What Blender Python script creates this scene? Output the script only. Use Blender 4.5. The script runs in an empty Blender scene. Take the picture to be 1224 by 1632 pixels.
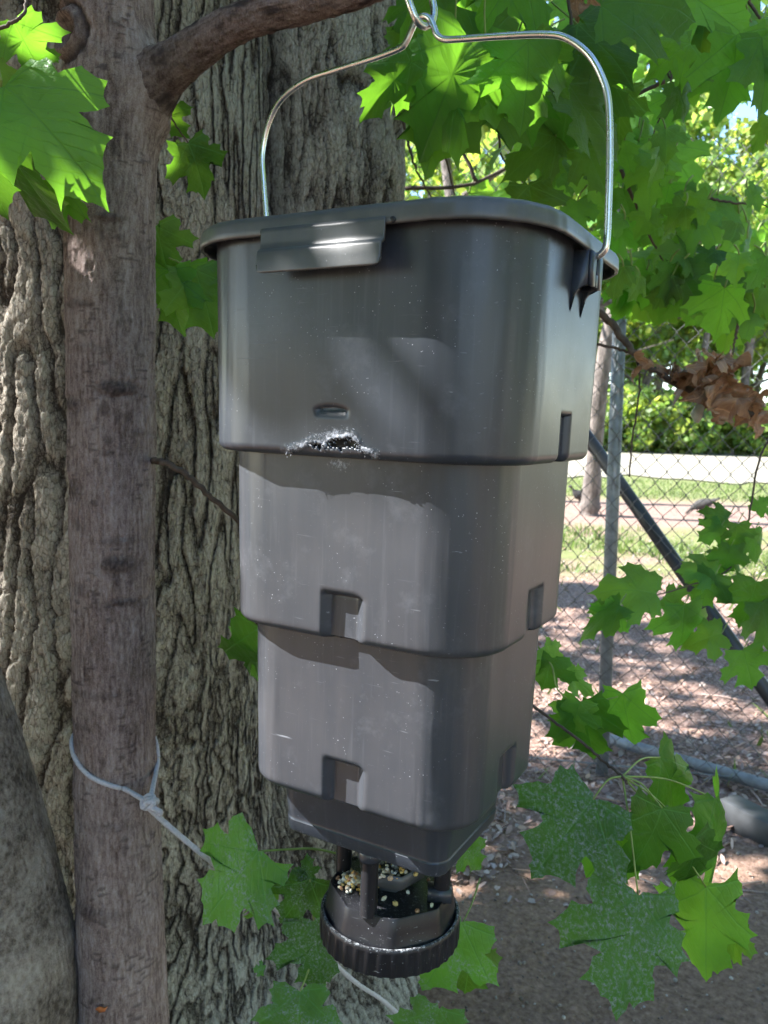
import bpy, math, random
import numpy as np
from mathutils import Matrix, Vector
random.seed(7); RNG = np.random.default_rng(11)
SC = bpy.context.scene
COL = SC.collection
R = math.radians

# ------------------------------------------------------------------ camera, world, sun, exposure
CAMZ = 1.5; PITCH = R(6.73); ROLL = R(1.95)
FPX = 1285.0; CX, CY = 612.0, 816.0            # focal length and centre in photograph pixels
cam_d = bpy.data.cameras.new('camera'); cam = bpy.data.objects.new('camera', cam_d); COL.objects.link(cam)
cam_d.sensor_fit = 'VERTICAL'; cam_d.sensor_height = 5.64; cam_d.sensor_width = 4.23; cam_d.lens = 4.44
cam_d.clip_start = 0.02; cam_d.clip_end = 2000
cam.matrix_world = Matrix.Translation((0, 0, CAMZ)) @ Matrix.Rotation(R(90) - PITCH, 4, 'X') @ Matrix.Rotation(ROLL, 4, 'Z')
cam_d.dof.use_dof = True; cam_d.dof.focus_distance = 0.78; cam_d.dof.aperture_fstop = 2.0
SC.camera = cam

SUN_A = R(-3); SUN_E = R(44)                   # towards the sun: left of the camera, slightly beyond the feeder
SUN = np.array([-math.cos(SUN_A) * math.cos(SUN_E), -math.sin(SUN_A) * math.cos(SUN_E), math.sin(SUN_E)])
world = bpy.data.worlds.new('World'); SC.world = world; world.use_nodes = True
wn = world.node_tree.nodes; wl = world.node_tree.links
sky = wn.new('ShaderNodeTexSky'); sky.sky_type = 'NISHITA'; sky.sun_disc = False
sky.sun_elevation = SUN_E; sky.sun_rotation = math.atan2(SUN[0], SUN[1]); sky.air_density = 1.0; sky.dust_density = .1; sky.ozone_density = 3.0
bg = wn['Background']; bg.inputs['Strength'].default_value = 0.115; wl.new(sky.outputs[0], bg.inputs[0])
sun_d = bpy.data.lights.new('sun', 'SUN'); sun_d.energy = 5.0; sun_d.angle = R(0.55); sun_d.color = (1.0, 0.98, 0.955)
sun = bpy.data.objects.new('sun', sun_d); COL.objects.link(sun)
sun.rotation_euler = Vector(-SUN).to_track_quat('-Z', 'Y').to_euler(); sun.location = (-6, 1, 8)
SC.view_settings.view_transform = 'Standard'; SC.view_settings.look = 'None'
SC.view_settings.exposure = 2.3; SC.view_settings.gamma = 1.0; SC.view_settings.use_curve_mapping = False
SC.render.engine = 'CYCLES'
SC.cycles.use_denoising = True; SC.cycles.use_adaptive_sampling = True; SC.cycles.adaptive_threshold = .02; SC.cycles.max_bounces = 7; SC.cycles.diffuse_bounces = 3; SC.cycles.transmission_bounces = 5
SC.cycles.glossy_bounces = 3; SC.cycles.transparent_max_bounces = 8; SC.cycles.caustics_reflective = False; SC.cycles.caustics_refractive = False

# ------------------------------------------------------------------ helpers: pixels to places
cP, sP, cR, sR = math.cos(PITCH), math.sin(PITCH), math.cos(ROLL), math.sin(ROLL)
def ray(px, py):
    X, Y = px - CX, py - CY
    x = X * cR + Y * sR; y = -X * sR + Y * cR
    u = -y / FPX
    return np.array([x / FPX, cP + u * sP, -sP + u * cP])
def at(px, py, depth):
    d = ray(px, py); return np.array([0, 0, CAMZ]) + d * (depth / d[1])
def on_ground(px, py, z=0.0):
    d = ray(px, py); return np.array([0, 0, CAMZ]) + d * ((z - CAMZ) / d[2])
def project(P):
    P = np.asarray(P, float); x = P[..., 0]; y = P[..., 1]; z = P[..., 2] - CAMZ
    d = y * cP - z * sP; u = z * cP + y * sP
    d = np.where(np.abs(d) < 1e-6, 1e-6, d)
    X = x / d * FPX; Y = -u / d * FPX
    return CX + X * cR - Y * sR, CY + X * sR + Y * cR, d

# ------------------------------------------------------------------ helpers: noise
def _h(ix, iy, seed):
    n = (ix.astype(np.int64) * 374761393 + iy.astype(np.int64) * 668265263 + seed * 1442695041) & 0xFFFFFFFF
    n = ((n ^ (n >> 13)) * 1274126177) & 0xFFFFFFFF
    return ((n ^ (n >> 16)) & 0xFFFF) / 65536.0 * 2 * np.pi
def pn(x, y, seed=0):
    x = np.asarray(x, float); y = np.asarray(y, float)
    x, y = np.broadcast_arrays(x, y)
    ix = np.floor(x); iy = np.floor(y); fx = x - ix; fy = y - iy
    u = fx * fx * fx * (fx * (fx * 6 - 15) + 10); v = fy * fy * fy * (fy * (fy * 6 - 15) + 10)
    def g(a, b):
        t = _h(ix + a, iy + b, seed); return np.cos(t) * (fx - a) + np.sin(t) * (fy - b)
    n0 = g(0, 0) * (1 - u) + g(1, 0) * u; n1 = g(0, 1) * (1 - u) + g(1, 1) * u
    return (n0 * (1 - v) + n1 * v) * 1.5
def fbm(x, y, seed=0, o=4):
    s = 0; a = 0.5
    for k in range(o): s = s + a * pn(x * 2 ** k, y * 2 ** k, seed + k * 17); a *= 0.5
    return s
def sst(a, b, x):
    t = np.clip((x - a) / (b - a), 0, 1); return t * t * (3 - 2 * t)

# ------------------------------------------------------------------ helpers: meshes and objects
def tag(o, label=None, cat=None, group=None, kind=None):
    if label: o['label'] = label
    if cat: o['category'] = cat
    if group: o['group'] = group
    if kind: o['kind'] = kind
    return o
def empty(name, loc, rz=0.0):
    o = bpy.data.objects.new(name, None); COL.objects.link(o); o.location = loc; o.rotation_euler = (0, 0, rz)
    o.empty_display_size = 0.05; return o
def mesh_np(name, V, polys, mats, smooth=True, attrs=None, uv=None, cols=None):
    """polys: list of integer arrays (n,k)"""
    me = bpy.data.meshes.new(name); V = np.asarray(V, np.float32)
    me.vertices.add(len(V)); me.vertices.foreach_set('co', V.ravel())
    polys = [np.asarray(p, np.int32) for p in polys if len(p)]
    loops = np.concatenate([p.ravel() for p in polys]); sizes = np.concatenate([np.full(len(p), p.shape[1], np.int32) for p in polys])
    me.loops.add(len(loops)); me.loops.foreach_set('vertex_index', loops)
    starts = np.concatenate([[0], np.cumsum(sizes)[:-1]]).astype(np.int32)
    me.polygons.add(len(sizes)); me.polygons.foreach_set('loop_start', starts); me.polygons.foreach_set('loop_total', sizes)
    if smooth: me.polygons.foreach_set('use_smooth', np.ones(len(sizes), bool))
    me.update(calc_edges=True)
    for k, a in (attrs or {}).items():
        at_ = me.attributes.new(k, 'FLOAT', 'POINT'); at_.data.foreach_set('value', np.asarray(a, np.float32).ravel())
    if cols is not None:
        c = np.ones((len(V), 4), np.float32); c[:, :3] = cols
        at_ = me.attributes.new('tint', 'FLOAT_COLOR', 'POINT'); at_.data.foreach_set('color', c.ravel())
    if uv is not None:
        l = me.uv_layers.new(name='UVMap'); l.data.foreach_set('uv', np.asarray(uv, np.float32)[loops].ravel())
    for m in (mats if isinstance(mats, (list, tuple)) else [mats]): me.materials.append(m)
    me.validate(); return me
def link(name, me, parent=None):
    o = bpy.data.objects.new(name, me); COL.objects.link(o)
    if parent is not None: o.parent = parent
    return o
def grid_q(nu, nv, wrap=False, flip=False):
    """index quads of a grid V[u*nv+v]"""
    iu = np.arange(nu if wrap else nu - 1); iv = np.arange(nv - 1)
    a, b = np.meshgrid(iu, iv, indexing='ij'); a2 = (a + 1) % nu
    q = np.stack([a * nv + b, a2 * nv + b, a2 * nv + b + 1, a * nv + b + 1], -1).reshape(-1, 4)
    return q[:, ::-1] if flip else q
def smooth_path(P, n):
    P = np.asarray(P, float); m = len(P)
    if m < 3: return np.array([P[0] + (P[-1] - P[0]) * t for t in np.linspace(0, 1, n)])
    Q = np.vstack([2 * P[0] - P[1], P, 2 * P[-1] - P[-2]]); out = []
    for t in np.linspace(0, m - 1 - 1e-9, n):
        i = int(t); f = t - i; p0, p1, p2, p3 = Q[i], Q[i + 1], Q[i + 2], Q[i + 3]
        out.append(.5 * (2 * p1 + (p2 - p0) * f + (2 * p0 - 5 * p1 + 4 * p2 - p3) * f * f + (3 * p1 - p0 - 3 * p2 + p3) * f ** 3))
    return np.array(out)
def frames(P):
    P = np.asarray(P, float); T = np.gradient(P, axis=0); T /= np.linalg.norm(T, axis=1)[:, None] + 1e-12
    up = np.array([0, 0, 1.0]) if abs(T[0][2]) < .9 else np.array([1.0, 0, 0])
    N = np.zeros_like(P); B = np.zeros_like(P); n = np.cross(T[0], up); n /= np.linalg.norm(n)
    for i in range(len(P)):
        n = n - T[i] * (n @ T[i]); n /= np.linalg.norm(n) + 1e-12; N[i] = n; B[i] = np.cross(T[i], n)
    return T, N, B
class MB:
    """collects shapes into one mesh object"""
    def __init__(s): s.V = []; s.F = {}; s.n = 0; s.C = []
    def add(s, V, *fs, col=None):
        V = np.asarray(V, float).reshape(-1, 3)
        for f in fs:
            f = np.asarray(f)
            if len(f): s.F.setdefault(f.shape[1], []).append(f + s.n)
        s.V.append(V); s.n += len(V)
        s.C.append(np.tile(np.asarray(col if col is not None else (1, 1, 1), float), (len(V), 1)))
        return s
    def tube(s, P, r, n=8, cap=True, col=None):
        P = np.asarray(P, float); T, N, B = frames(P); r = np.broadcast_to(np.asarray(r, float), (len(P),))
        a = np.linspace(0, 2 * np.pi, n, endpoint=False)
        V = P[:, None] + r[:, None, None] * (np.cos(a)[None, :, None] * N[:, None] + np.sin(a)[None, :, None] * B[:, None])
        q = grid_q(len(P), n); m = len(P)
        i = np.arange(m - 1); w = np.stack([i * n + n - 1, (i + 1) * n + n - 1, (i + 1) * n, i * n], -1)
        q = np.vstack([q, w]); V = V.reshape(-1, 3)
        if cap:
            V = np.vstack([V, P[0], P[-1]]); k = m * n; j = np.arange(n)
            t0 = np.stack([np.full(n, k), j, (j + 1) % n], -1); t1 = np.stack([np.full(n, k + 1), (m - 1) * n + (j + 1) % n, (m - 1) * n + j], -1)
            return s.add(V, q, np.vstack([t0, t1]), col=col)
        return s.add(V, q, col=col)
    def lathe(s, prof, n=64, c=(0, 0), col=None):
        prof = np.asarray(prof, float); a = np.linspace(0, 2 * np.pi, n, endpoint=False)
        V = np.stack([c[0] + prof[None, :, 0] * np.cos(a)[:, None], c[1] + prof[None, :, 0] * np.sin(a)[:, None], np.broadcast_to(prof[None, :, 1], (n, len(prof)))], -1)
        return s.add(V, grid_q(n, len(prof), wrap=True), col=col)
    def prism(s, poly, axis_fn, t0, t1, col=None):
        """poly 2-D closed outline; axis_fn(p2d,t) -> 3-D"""
        n = len(poly); V = [axis_fn(p, t0) for p in poly] + [axis_fn(p, t1) for p in poly]
        i = np.arange(n); q = np.stack([i, (i + 1) % n, n + (i + 1) % n, n + i], -1)
        cc0 = np.mean(V[:n], 0); cc1 = np.mean(V[n:], 0); V = V + [cc0, cc1]
        t = np.vstack([np.stack([np.full(n, 2 * n), (i + 1) % n, i], -1), np.stack([np.full(n, 2 * n + 1), n + i, n + (i + 1) % n], -1)])
        return s.add(V, q, t, col=col)
    def box(s, c, size, M=None, col=None, bevel=0.0):
        x, y, z = np.asarray(size) / 2; V = np.array([[sx * x, sy * y, sz * z] for sx in (-1, 1) for sy in (-1, 1) for sz in (-1, 1)])
        if M is not None: V = V @ np.asarray(M).T
        q = [[0, 1, 3, 2], [4, 6, 7, 5], [0, 4, 5, 1], [2, 3, 7, 6], [0, 2, 6, 4], [1, 5, 7, 3]]
        return s.add(V + np.asarray(c), q, col=col)
    def build(s, name, mat, parent=None, smooth=True, origin=None, tint=False, sharp=None):
        V = np.vstack(s.V)
        if origin is not None: V = V - np.asarray(origin)
        me = mesh_np(name, V, [np.vstack(f) for f in s.F.values()], mat, smooth, cols=np.vstack(s.C) if tint else None)
        if sharp: me.set_sharp_from_angle(angle=R(sharp))
        o = link(name, me, parent)
        if origin is not None and parent is None: o.location = origin
        return o

# ------------------------------------------------------------------ helpers: materials
def mat(name):
    m = bpy.data.materials.new(name); m.use_nodes = True; nt = m.node_tree; b = nt.nodes['Principled BSDF']
    return m, nt, b
class NT:
    def __init__(s, nt): s.nt = nt
    def n(s, t, **kw):
        x = s.nt.nodes.new(t)
        for k, v in kw.items(): setattr(x, k, v)
        return x
    def l(s, a, b): s.nt.links.new(a, b)
    def val(s, x, sock):
        if isinstance(x, (int, float)): sock.default_value = x
        elif isinstance(x, tuple): sock.default_value = x if len(x) == len(sock.default_value) else (*x, 1)
        else: s.l(x, sock)
    def math(s, op, a, b=0.0, c=None, clamp=False):
        x = s.n('ShaderNodeMath', operation=op, use_clamp=clamp); s.val(a, x.inputs[0]); s.val(b, x.inputs[1])
        if c is not None: s.val(c, x.inputs[2])
        return x.outputs[0]
    def noise(s, vec, scale, detail=4, rough=.55, dim='3D', dist=0.0):
        x = s.n('ShaderNodeTexNoise', noise_dimensions=dim); x.inputs['Scale'].default_value = scale; x.inputs['Detail'].default_value = detail
        x.inputs['Roughness'].default_value = rough; x.inputs['Distortion'].default_value = dist
        if vec is not None: s.l(vec, x.inputs['Vector'])
        return x.outputs['Fac']
    def voro(s, vec, scale, feature='F1', out='Distance', rnd=1.0):
        x = s.n('ShaderNodeTexVoronoi', feature=feature); x.inputs['Scale'].default_value = scale; x.inputs['Randomness'].default_value = rnd
        if vec is not None: s.l(vec, x.inputs['Vector'])
        return x.outputs[out]
    def ramp(s, fac, stops, interp='LINEAR'):
        x = s.n('ShaderNodeValToRGB'); x.color_ramp.interpolation = interp; e = x.color_ramp.elements
        while len(e) < len(stops): e.new(0.5)
        for i, (p, c) in enumerate(stops):
            e[i].position = p; e[i].color = (c, c, c, 1) if isinstance(c, (int, float)) else (*c, 1)
        s.val(fac, x.inputs[0]); return x.outputs[0]
    def mix(s, f, a, b, mode='MIX'):
        x = s.n('ShaderNodeMix', data_type='RGBA', blend_type=mode); s.val(f, x.inputs[0]); s.val(a, x.inputs[6]); s.val(b, x.inputs[7]); return x.outputs[2]
    def remap(s, x, a, b, c=0.0, d=1.0):
        m = s.n('ShaderNodeMapRange'); m.clamp = True; s.val(x, m.inputs[0])
        for i, v in enumerate((a, b, c, d)): m.inputs[i + 1].default_value = v
        return m.outputs[0]
    def scale(s, vec, v):
        m = s.n('ShaderNodeMapping'); m.inputs['Scale'].default_value = v; s.l(vec, m.inputs[0]); return m.outputs[0]
    def obj(s): return s.n('ShaderNodeTexCoord').outputs['Object']
    def attr(s, name, out='Fac'): return s.n('ShaderNodeAttribute', attribute_name=name).outputs[out]
    def rnd(s): return s.n('ShaderNodeObjectInfo').outputs['Random']
    def bump(s, h, strength, dist, nrm=None):
        b = s.n('ShaderNodeBump'); b.inputs['Strength'].default_value = strength; b.inputs['Distance'].default_value = dist
        s.l(h, b.inputs['Height'])
        if nrm is not None: s.l(nrm, b.inputs['Normal'])
        return b.outputs[0]

def leaf_material(name, top, trans, dust=0.0, var=.36, translucency=.5):
    m, nt, b = mat(name); t = NT(nt)
    uvn = t.n('ShaderNodeUVMap').outputs[0]
    sx = t.n('ShaderNodeSeparateXYZ'); t.l(uvn, sx.inputs[0])
    x = t.math('ABSOLUTE', t.math('SUBTRACT', sx.outputs[0], 1.0)); y = t.math('SUBTRACT', sx.outputs[1], 1.0)
    ang = t.math('ARCTAN2', x, y); rad = t.math('SQRT', t.math('ADD', t.math('MULTIPLY', x, x), t.math('MULTIPLY', y, y)))
    d = None
    for k in (0.0, 0.93, 1.72):
        dk = t.math('MULTIPLY', rad, t.math('ABSOLUTE', t.math('SINE', t.math('SUBTRACT', ang, k))))
        d = dk if d is None else t.math('MINIMUM', d, dk)
    vein = t.remap(d, .004, .014, 1, 0)
    wv = t.n('ShaderNodeTexWave', bands_direction='DIAGONAL'); wv.inputs['Scale'].default_value = 5.5; wv.inputs['Distortion'].default_value = 2.5
    t.l(uvn, wv.inputs['Vector'])
    sec = t.remap(wv.outputs['Fac'], .9, 1.0, 0, .35)
    veins = t.math('MAXIMUM', vein, sec)
    big = t.noise(uvn, 3.0, 4)
    rn = t.rnd()
    shade = t.math('ADD', t.math('MULTIPLY', rn, var * 2), t.math('ADD', t.math('MULTIPLY', big, .5), .75 - var))
    c_top = t.mix(1.0, top, shade, 'MULTIPLY'); c_tr = t.mix(1.0, trans, shade, 'MULTIPLY')
    c_top = t.mix(t.math('MULTIPLY', veins, .75), c_top, tuple(min(1, c * 2.3) for c in top))
    c_tr = t.mix(t.math('MULTIPLY', veins, .55), c_tr, tuple(c * .45 for c in trans))
    sp_ = t.math('MULTIPLY', t.remap(t.noise(uvn, 7, 5, .7), .68, .74), .8); c_top = t.mix(sp_, c_top, (.13, .085, .03)); c_tr = t.mix(sp_, c_tr, (.16, .10, .02))
    rough = .42
    if dust > 0:
        dn = t.noise(uvn, 26, 6, .75); dl = t.noise(uvn, 3.2, 3)
        dm = t.math('MULTIPLY', t.remap(dn, .47, .62), t.remap(dl, .58 - .3 * dust, .74 - .3 * dust))
        dm = t.math('MULTIPLY', dm, t.remap(t.noise(uvn, 9, 4, .7), .35, .65, .1, .9))
        c_top = t.mix(dm, c_top, (.50, .55, .56)); c_tr = t.mix(dm, c_tr, (.12, .16, .12))
        rough = t.math('ADD', t.math('MULTIPLY', dm, .5), .42)
    t.val(c_top, b.inputs['Base Color']); t.val(rough, b.inputs['Roughness']); b.inputs['Specular IOR Level'].default_value = .38
    h = t.math('SUBTRACT', t.math('MULTIPLY', t.noise(uvn, 9, 3), .5), t.math('MULTIPLY', veins, .5))
    nb = t.bump(h, .35, .02); t.l(nb, b.inputs['Normal'])
    tr = t.n('ShaderNodeBsdfTranslucent'); t.val(c_tr, tr.inputs[0])
    mx = t.n('ShaderNodeMixShader'); mx.inputs[0].default_value = translucency
    t.l(b.outputs[0], mx.inputs[1]); t.l(tr.outputs[0], mx.inputs[2]); t.l(mx.outputs[0], nt.nodes['Material Output'].inputs[0])
    return m
def simple(name, col, rough=.6, metal=0.0, bump=None, var=0.0, scale=20, stretch=None, col2=None):
    m, nt, b = mat(name); t = NT(nt); o = t.obj()
    if stretch: o = t.scale(o, stretch)
    n = t.noise(o, scale, 6, .6)
    c = t.mix(t.remap(n, .35, .65), col, col2 or tuple(x * (1 - var) for x in col))
    t.val(c, b.inputs['Base Color']); b.inputs['Metallic'].default_value = metal
    t.val(t.math('ADD', t.math('MULTIPLY', n, .25), rough - .12), b.inputs['Roughness'])
    if bump: t.l(t.bump(t.noise(o, scale * 3, 5), bump[0], bump[1]), b.inputs['Normal'])
    return m

M = {}
M['leaf'] = leaf_material('maple_leaf', (.050, .135, .030), (.20, .48, .028), translucency=.55)
M['leaf_light'] = leaf_material('maple_leaf_young', (.075, .19, .034), (.25, .50, .03))
M['leaf_dusty'] = leaf_material('maple_leaf_dusted', (.045, .125, .032), (.13, .36, .02), dust=1.0)
M['leaf_speck'] = leaf_material('maple_leaf_speckled', (.06, .17, .035), (.17, .42, .02), dust=.55)
M['leaf_dead'] = leaf_material('dead_leaf', (.30, .165, .095), (.30, .13, .05), var=.35, translucency=.25)

def foliage_material(name, top, trans, tl=.5):
    m, nt, b = mat(name); t = NT(nt)
    tint = t.attr('tint', 'Color')
    t.val(t.mix(1.0, tint, top, 'MULTIPLY'), b.inputs['Base Color']); b.inputs['Roughness'].default_value = .45
    tr = t.n('ShaderNodeBsdfTranslucent'); t.val(t.mix(1.0, tint, trans, 'MULTIPLY'), tr.inputs[0])
    mx = t.n('ShaderNodeMixShader'); mx.inputs[0].default_value = tl
    t.l(b.outputs[0], mx.inputs[1]); t.l(tr.outputs[0], mx.inputs[2]); t.l(mx.outputs[0], nt.nodes['Material Output'].inputs[0])
    return m
M['foliage'] = foliage_material('woodland_foliage', (.14, .21, .06), (.44, .62, .10))
M['canopy'] = foliage_material('added_shade_foliage', (.045, .12, .03), (.10, .26, .02), .4)
M['litter'] = foliage_material('leaf_litter', (1, 1, 1), (.5, .4, .3), .1)
M['grass'] = foliage_material('grass_blades', (.10, .145, .04), (.17, .25, .05), .4)
def tinted(name, rough=.6, spec=.4):
    m, nt, b = mat(name); t = NT(nt); t.val(t.attr('tint', 'Color'), b.inputs['Base Color']); b.inputs['Roughness'].default_value = rough
    b.inputs['Specular IOR Level'].default_value = spec; return m
M['tinted'] = tinted('grain_husk', .5)

def bark_material(name, dark, mid, light, lichen, bump_scale, stretch, patch=None, crack=1.0):
    m, nt, b = mat(name); t = NT(nt); o = t.obj(); h = t.attr('ridge')
    n1 = t.noise(o, 6, 5); fine = t.noise(t.scale(o, stretch), bump_scale, 8, .7); n3 = t.noise(o, 2.3, 4)
    crk = t.remap(t.voro(t.scale(o, stretch), bump_scale * .9, 'DISTANCE_TO_EDGE'), .0, .09)
    gr = t.noise(o, bump_scale * 2.2, 3, .7)
    f = t.math('ADD', h, t.math('ADD', t.math('MULTIPLY', t.math('SUBTRACT', fine, .5), 1.1), t.math('MULTIPLY', t.math('SUBTRACT', n1, .5), .6)))
    f = t.math('ADD', f, t.math('ADD', t.math('MULTIPLY', t.math('SUBTRACT', crk, .8), .22 * crack), t.math('MULTIPLY', t.math('SUBTRACT', gr, .5), .7)))
    c = t.ramp(f, [(.12, dark), (.5, mid), (.95, light)])
    c = t.mix(t.math('MULTIPLY', t.remap(n3, .48, .66), t.remap(f, .35, .7, 0, .55)), c, lichen)
    if patch: c = t.mix(t.attr('patch'), c, patch)
    t.val(c, b.inputs['Base Color']); b.inputs['Roughness'].default_value = .85; b.inputs['Specular IOR Level'].default_value = .2
    f2 = t.noise(o, bump_scale * 1.8, 4, .7); hs = t.math('ADD', fine, t.math('MULTIPLY', crk, .35 * crack)); t.l(t.bump(f2, .8, .003, t.bump(hs, .85, .009)), b.inputs['Normal'])
    return m
M['bark_old'] = bark_material('furrowed_bark', (.060, .047, .037), (.31, .27, .22), (.58, .53, .45), (.38, .38, .32), 130, (1, 1, .4))
M['bark_young'] = bark_material('young_maple_bark', (.12, .080, .070), (.34, .255, .23), (.60, .50, .47), (.42, .345, .32), 260, (1, 1, .42), patch=(.055, .040, .040), crack=0.0)
M['bark_grey'] = bark_material('grey_bark', (.10, .080, .064), (.28, .235, .195), (.48, .42, .36), (.31, .29, .25), 150, (1, 1, .7), crack=0.0)
M['twig'] = simple('twig_bark', (.11, .075, .055), .8, var=.5, scale=60)
M['twig_green'] = simple('green_petiole', (.22, .30, .07), .5, var=.3, scale=60)
M['far_bark'] = simple('far_bark', (.20, .165, .145), .9, var=.65, scale=14, stretch=(1, 1, .3), bump=(.8, .03))

# feeder plastic: dark grey, scuffed, dusted
def plastic(name, base, base2, rough, speck=1.0, wear=True, dustcol=(.46, .48, .54)):
    m, nt, b = mat(name); t = NT(nt); o = t.obj()
    n = t.noise(o, 7, 5, .6); st = t.noise(t.scale(o, (1, 1, .08)), 60, 4, .6)
    c = t.mix(t.remap(t.math('ADD', t.math('MULTIPLY', n, .65), t.math('MULTIPLY', st, .35)), .36, .64), base, base2)
    # fine dust dots, denser in clouds
    cl = t.remap(t.noise(o, 17, 5, .65), .50, .70)
    v1 = t.remap(t.voro(o, 330), .10, .20, 1, 0); k1 = t.math('GREATER_THAN', t.noise(o, 220, 2), .57)
    dots = t.math('MULTIPLY', t.math('MULTIPLY', v1, k1), t.math('ADD', t.math('MULTIPLY', cl, 1.6), .07), clamp=True)
    # scratches: stretched noise in two directions
    mp = t.n('ShaderNodeMapping'); mp.inputs['Rotation'].default_value = (0, .9, .4); mp.inputs['Scale'].default_value = (14, 120, 260); t.l(o, mp.inputs[0])
    s1 = t.remap(t.noise(mp.outputs[0], 1.0, 3, .5), .70, .76)
    mp2 = t.n('ShaderNodeMapping'); mp2.inputs['Rotation'].default_value = (.3, -.5, .2); mp2.inputs['Scale'].default_value = (18, 160, 330); t.l(o, mp2.inputs[0])
    s2 = t.remap(t.noise(mp2.outputs[0], 1.0, 3, .5), .70, .77)
    sc = t.math('MULTIPLY', t.math('MAXIMUM', s1, s2), t.remap(t.noise(o, 9, 2), .45, .65, .05, .55))
    w = t.math('MULTIPLY', t.math('MAXIMUM', dots, sc), .8 * speck, clamp=True)
    smear = t.math('MULTIPLY', t.remap(t.noise(o, 22, 6, .7), .55, .8), .09 * speck if base[0] > .02 else .02)
    w = t.math('MAXIMUM', w, smear)
    run = t.math('MULTIPLY', t.remap(t.noise(t.scale(o, (1, 1, .045)), 150, 4, .65), .56, .74), .035 * speck if base[0] > .02 else .01)
    w = t.math('MAXIMUM', w, run)
    if wear:
        wa = t.attr('wear'); wn_ = t.noise(o, 300, 6, .85)
        wm = t.remap(t.math('ADD', wa, t.math('MULTIPLY', t.math('SUBTRACT', wn_, .5), 1.9)), .48, .72)
        wm = t.math('MULTIPLY', wm, t.remap(wa, .02, .15)); w = t.math('MAXIMUM', w, t.math('MULTIPLY', wm, t.remap(t.noise(o, 160, 4), .3, .7, .25, .95)))
    t.val(t.mix(w, c, dustcol), b.inputs['Base Color'])
    t.val(t.math('ADD', t.math('MULTIPLY', n, .22), t.math('ADD', t.math('MULTIPLY', w, .4), rough - .1)), b.inputs['Roughness'])
    b.inputs['Specular IOR Level'].default_value = .5 if base[0] > .02 else .32
    hh = t.math('ADD', t.math('MULTIPLY', t.noise(o, 4.5, 2), 1.0), t.math('MULTIPLY', t.noise(o, 300, 3), .02))
    nb = t.bump(hh, .12, .02); nb = t.bump(w, .25, .0015, nb); t.l(nb, b.inputs['Normal'])
    return m
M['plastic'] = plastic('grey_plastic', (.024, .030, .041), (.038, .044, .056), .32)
M['plastic_dusty_lit'] = plastic('dusty_lit_grey_plastic', (.034, .040, .050), (.054, .056, .064), .34, 1.1)  # lower tiers: dust film, colour also lightened to stand in for sunlight
M['plastic_lid'] = plastic('grey_lid_plastic', (.058, .064, .068), (.085, .087, .088), .34, .6, wear=False)
M['plastic_black'] = plastic('black_plastic', (.009, .010, .013), (.018, .018, .021), .33, .9, wear=True, dustcol=(.55, .58, .62))
M['steel'] = simple('steel_wire', (.72, .71, .70), .26, 1.0, var=.2, scale=40)
M['galv'] = simple('galvanised_steel', (.25, .26, .27), .6, .4, var=.35, scale=25, bump=(.1, .002))
M['wire'] = simple('fence_wire', (.13, .13, .13), .6, .3, var=.4, scale=30)
M['cord'] = simple('braided_cord', (.52, .50, .53), .85, var=.25, scale=300, bump=(.5, .002))
M['black_pipe'] = simple('black_pipe', (.022, .024, .028), .38, var=.3, scale=12)
M['timber'] = simple('weathered_timber', (.16, .165, .17), .8, var=.4, scale=12, stretch=(.2, 1, 1), bump=(.3, .004))
M['dark_timber'] = simple('dark_timber', (.045, .048, .052), .6, var=.5, scale=12, stretch=(.2, 1, 1))
M['scrap'] = simple('pale_plastic', (.62, .64, .55), .35, var=.2, scale=40)
M['chip'] = simple('orange_leaf_chip', (.50, .16, .045), .7, var=.3, scale=60)
M['feather'] = simple('hen_plumage', (.045, .040, .038), .8, var=.5, scale=14)
M['comb'] = simple('hen_comb', (.30, .04, .03), .6)

# ------------------------------------------------------------------ ground, lawn, lane
def ground_height(x, y):
    near = np.exp(-np.maximum(y - 3, 0) / 4)
    return (.030 * fbm(x * 1.6, y * 1.6, 3, 3) + .014 * fbm(x * 9, y * 9, 5, 4) * near + .004 * pn(x * 60, y * 60, 9) * np.exp(-np.maximum(y - 2, 0) / 1.5)) * (1 - sst(10, 25, y) * .6)
yy = np.concatenate([np.concatenate([[-80, -40, -20, -10, -6], np.linspace(-4, .9, 14)]), np.arange(.95, 3.6, .011), 3.6 * (1.016 ** np.arange(1, 280)), [420, 600, 900]])
ss = np.concatenate([np.linspace(-3.0, -.75, 14), np.linspace(-.7, .75, 230), np.linspace(.8, 3.0, 14)])
YY, SS = np.meshgrid(yy, ss, indexing='ij'); XX = SS * np.maximum(np.abs(YY), 1.6)
ZZ = ground_height(XX, YY)
m, nt, b = mat('soil_and_litter'); t = NT(nt); o = t.obj()
sx = t.n('ShaderNodeSeparateXYZ'); t.l(o, sx.inputs[0])
edge = t.math('ADD', sx.outputs[1], t.math('MULTIPLY', t.math('SUBTRACT', t.noise(o, 1.3, 5), .5), 1.6))
fine = t.noise(o, 60, 8, .7); chips = t.voro(o, 85, out='Color'); chipv = t.n('ShaderNodeSeparateXYZ'); t.l(chips, chipv.inputs[0])
soil = t.ramp(fine, [(.3, (.10, .062, .042)), (.55, (.24, .152, .106)), (.75, (.37, .255, .185))])
peb = t.math('MULTIPLY', t.remap(t.voro(o, 120), .06, .14, 1, 0), t.math('GREATER_THAN', t.noise(o, 70, 2), .62))
soil = t.mix(t.math('MULTIPLY', peb, .6), soil, (.42, .38, .34))
lit = t.ramp(chipv.outputs[0], [(.0, (.115, .068, .052)), (.35, (.22, .14, .11)), (.7, (.32, .21, .17)), (1, (.42, .30, .25))])
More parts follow.
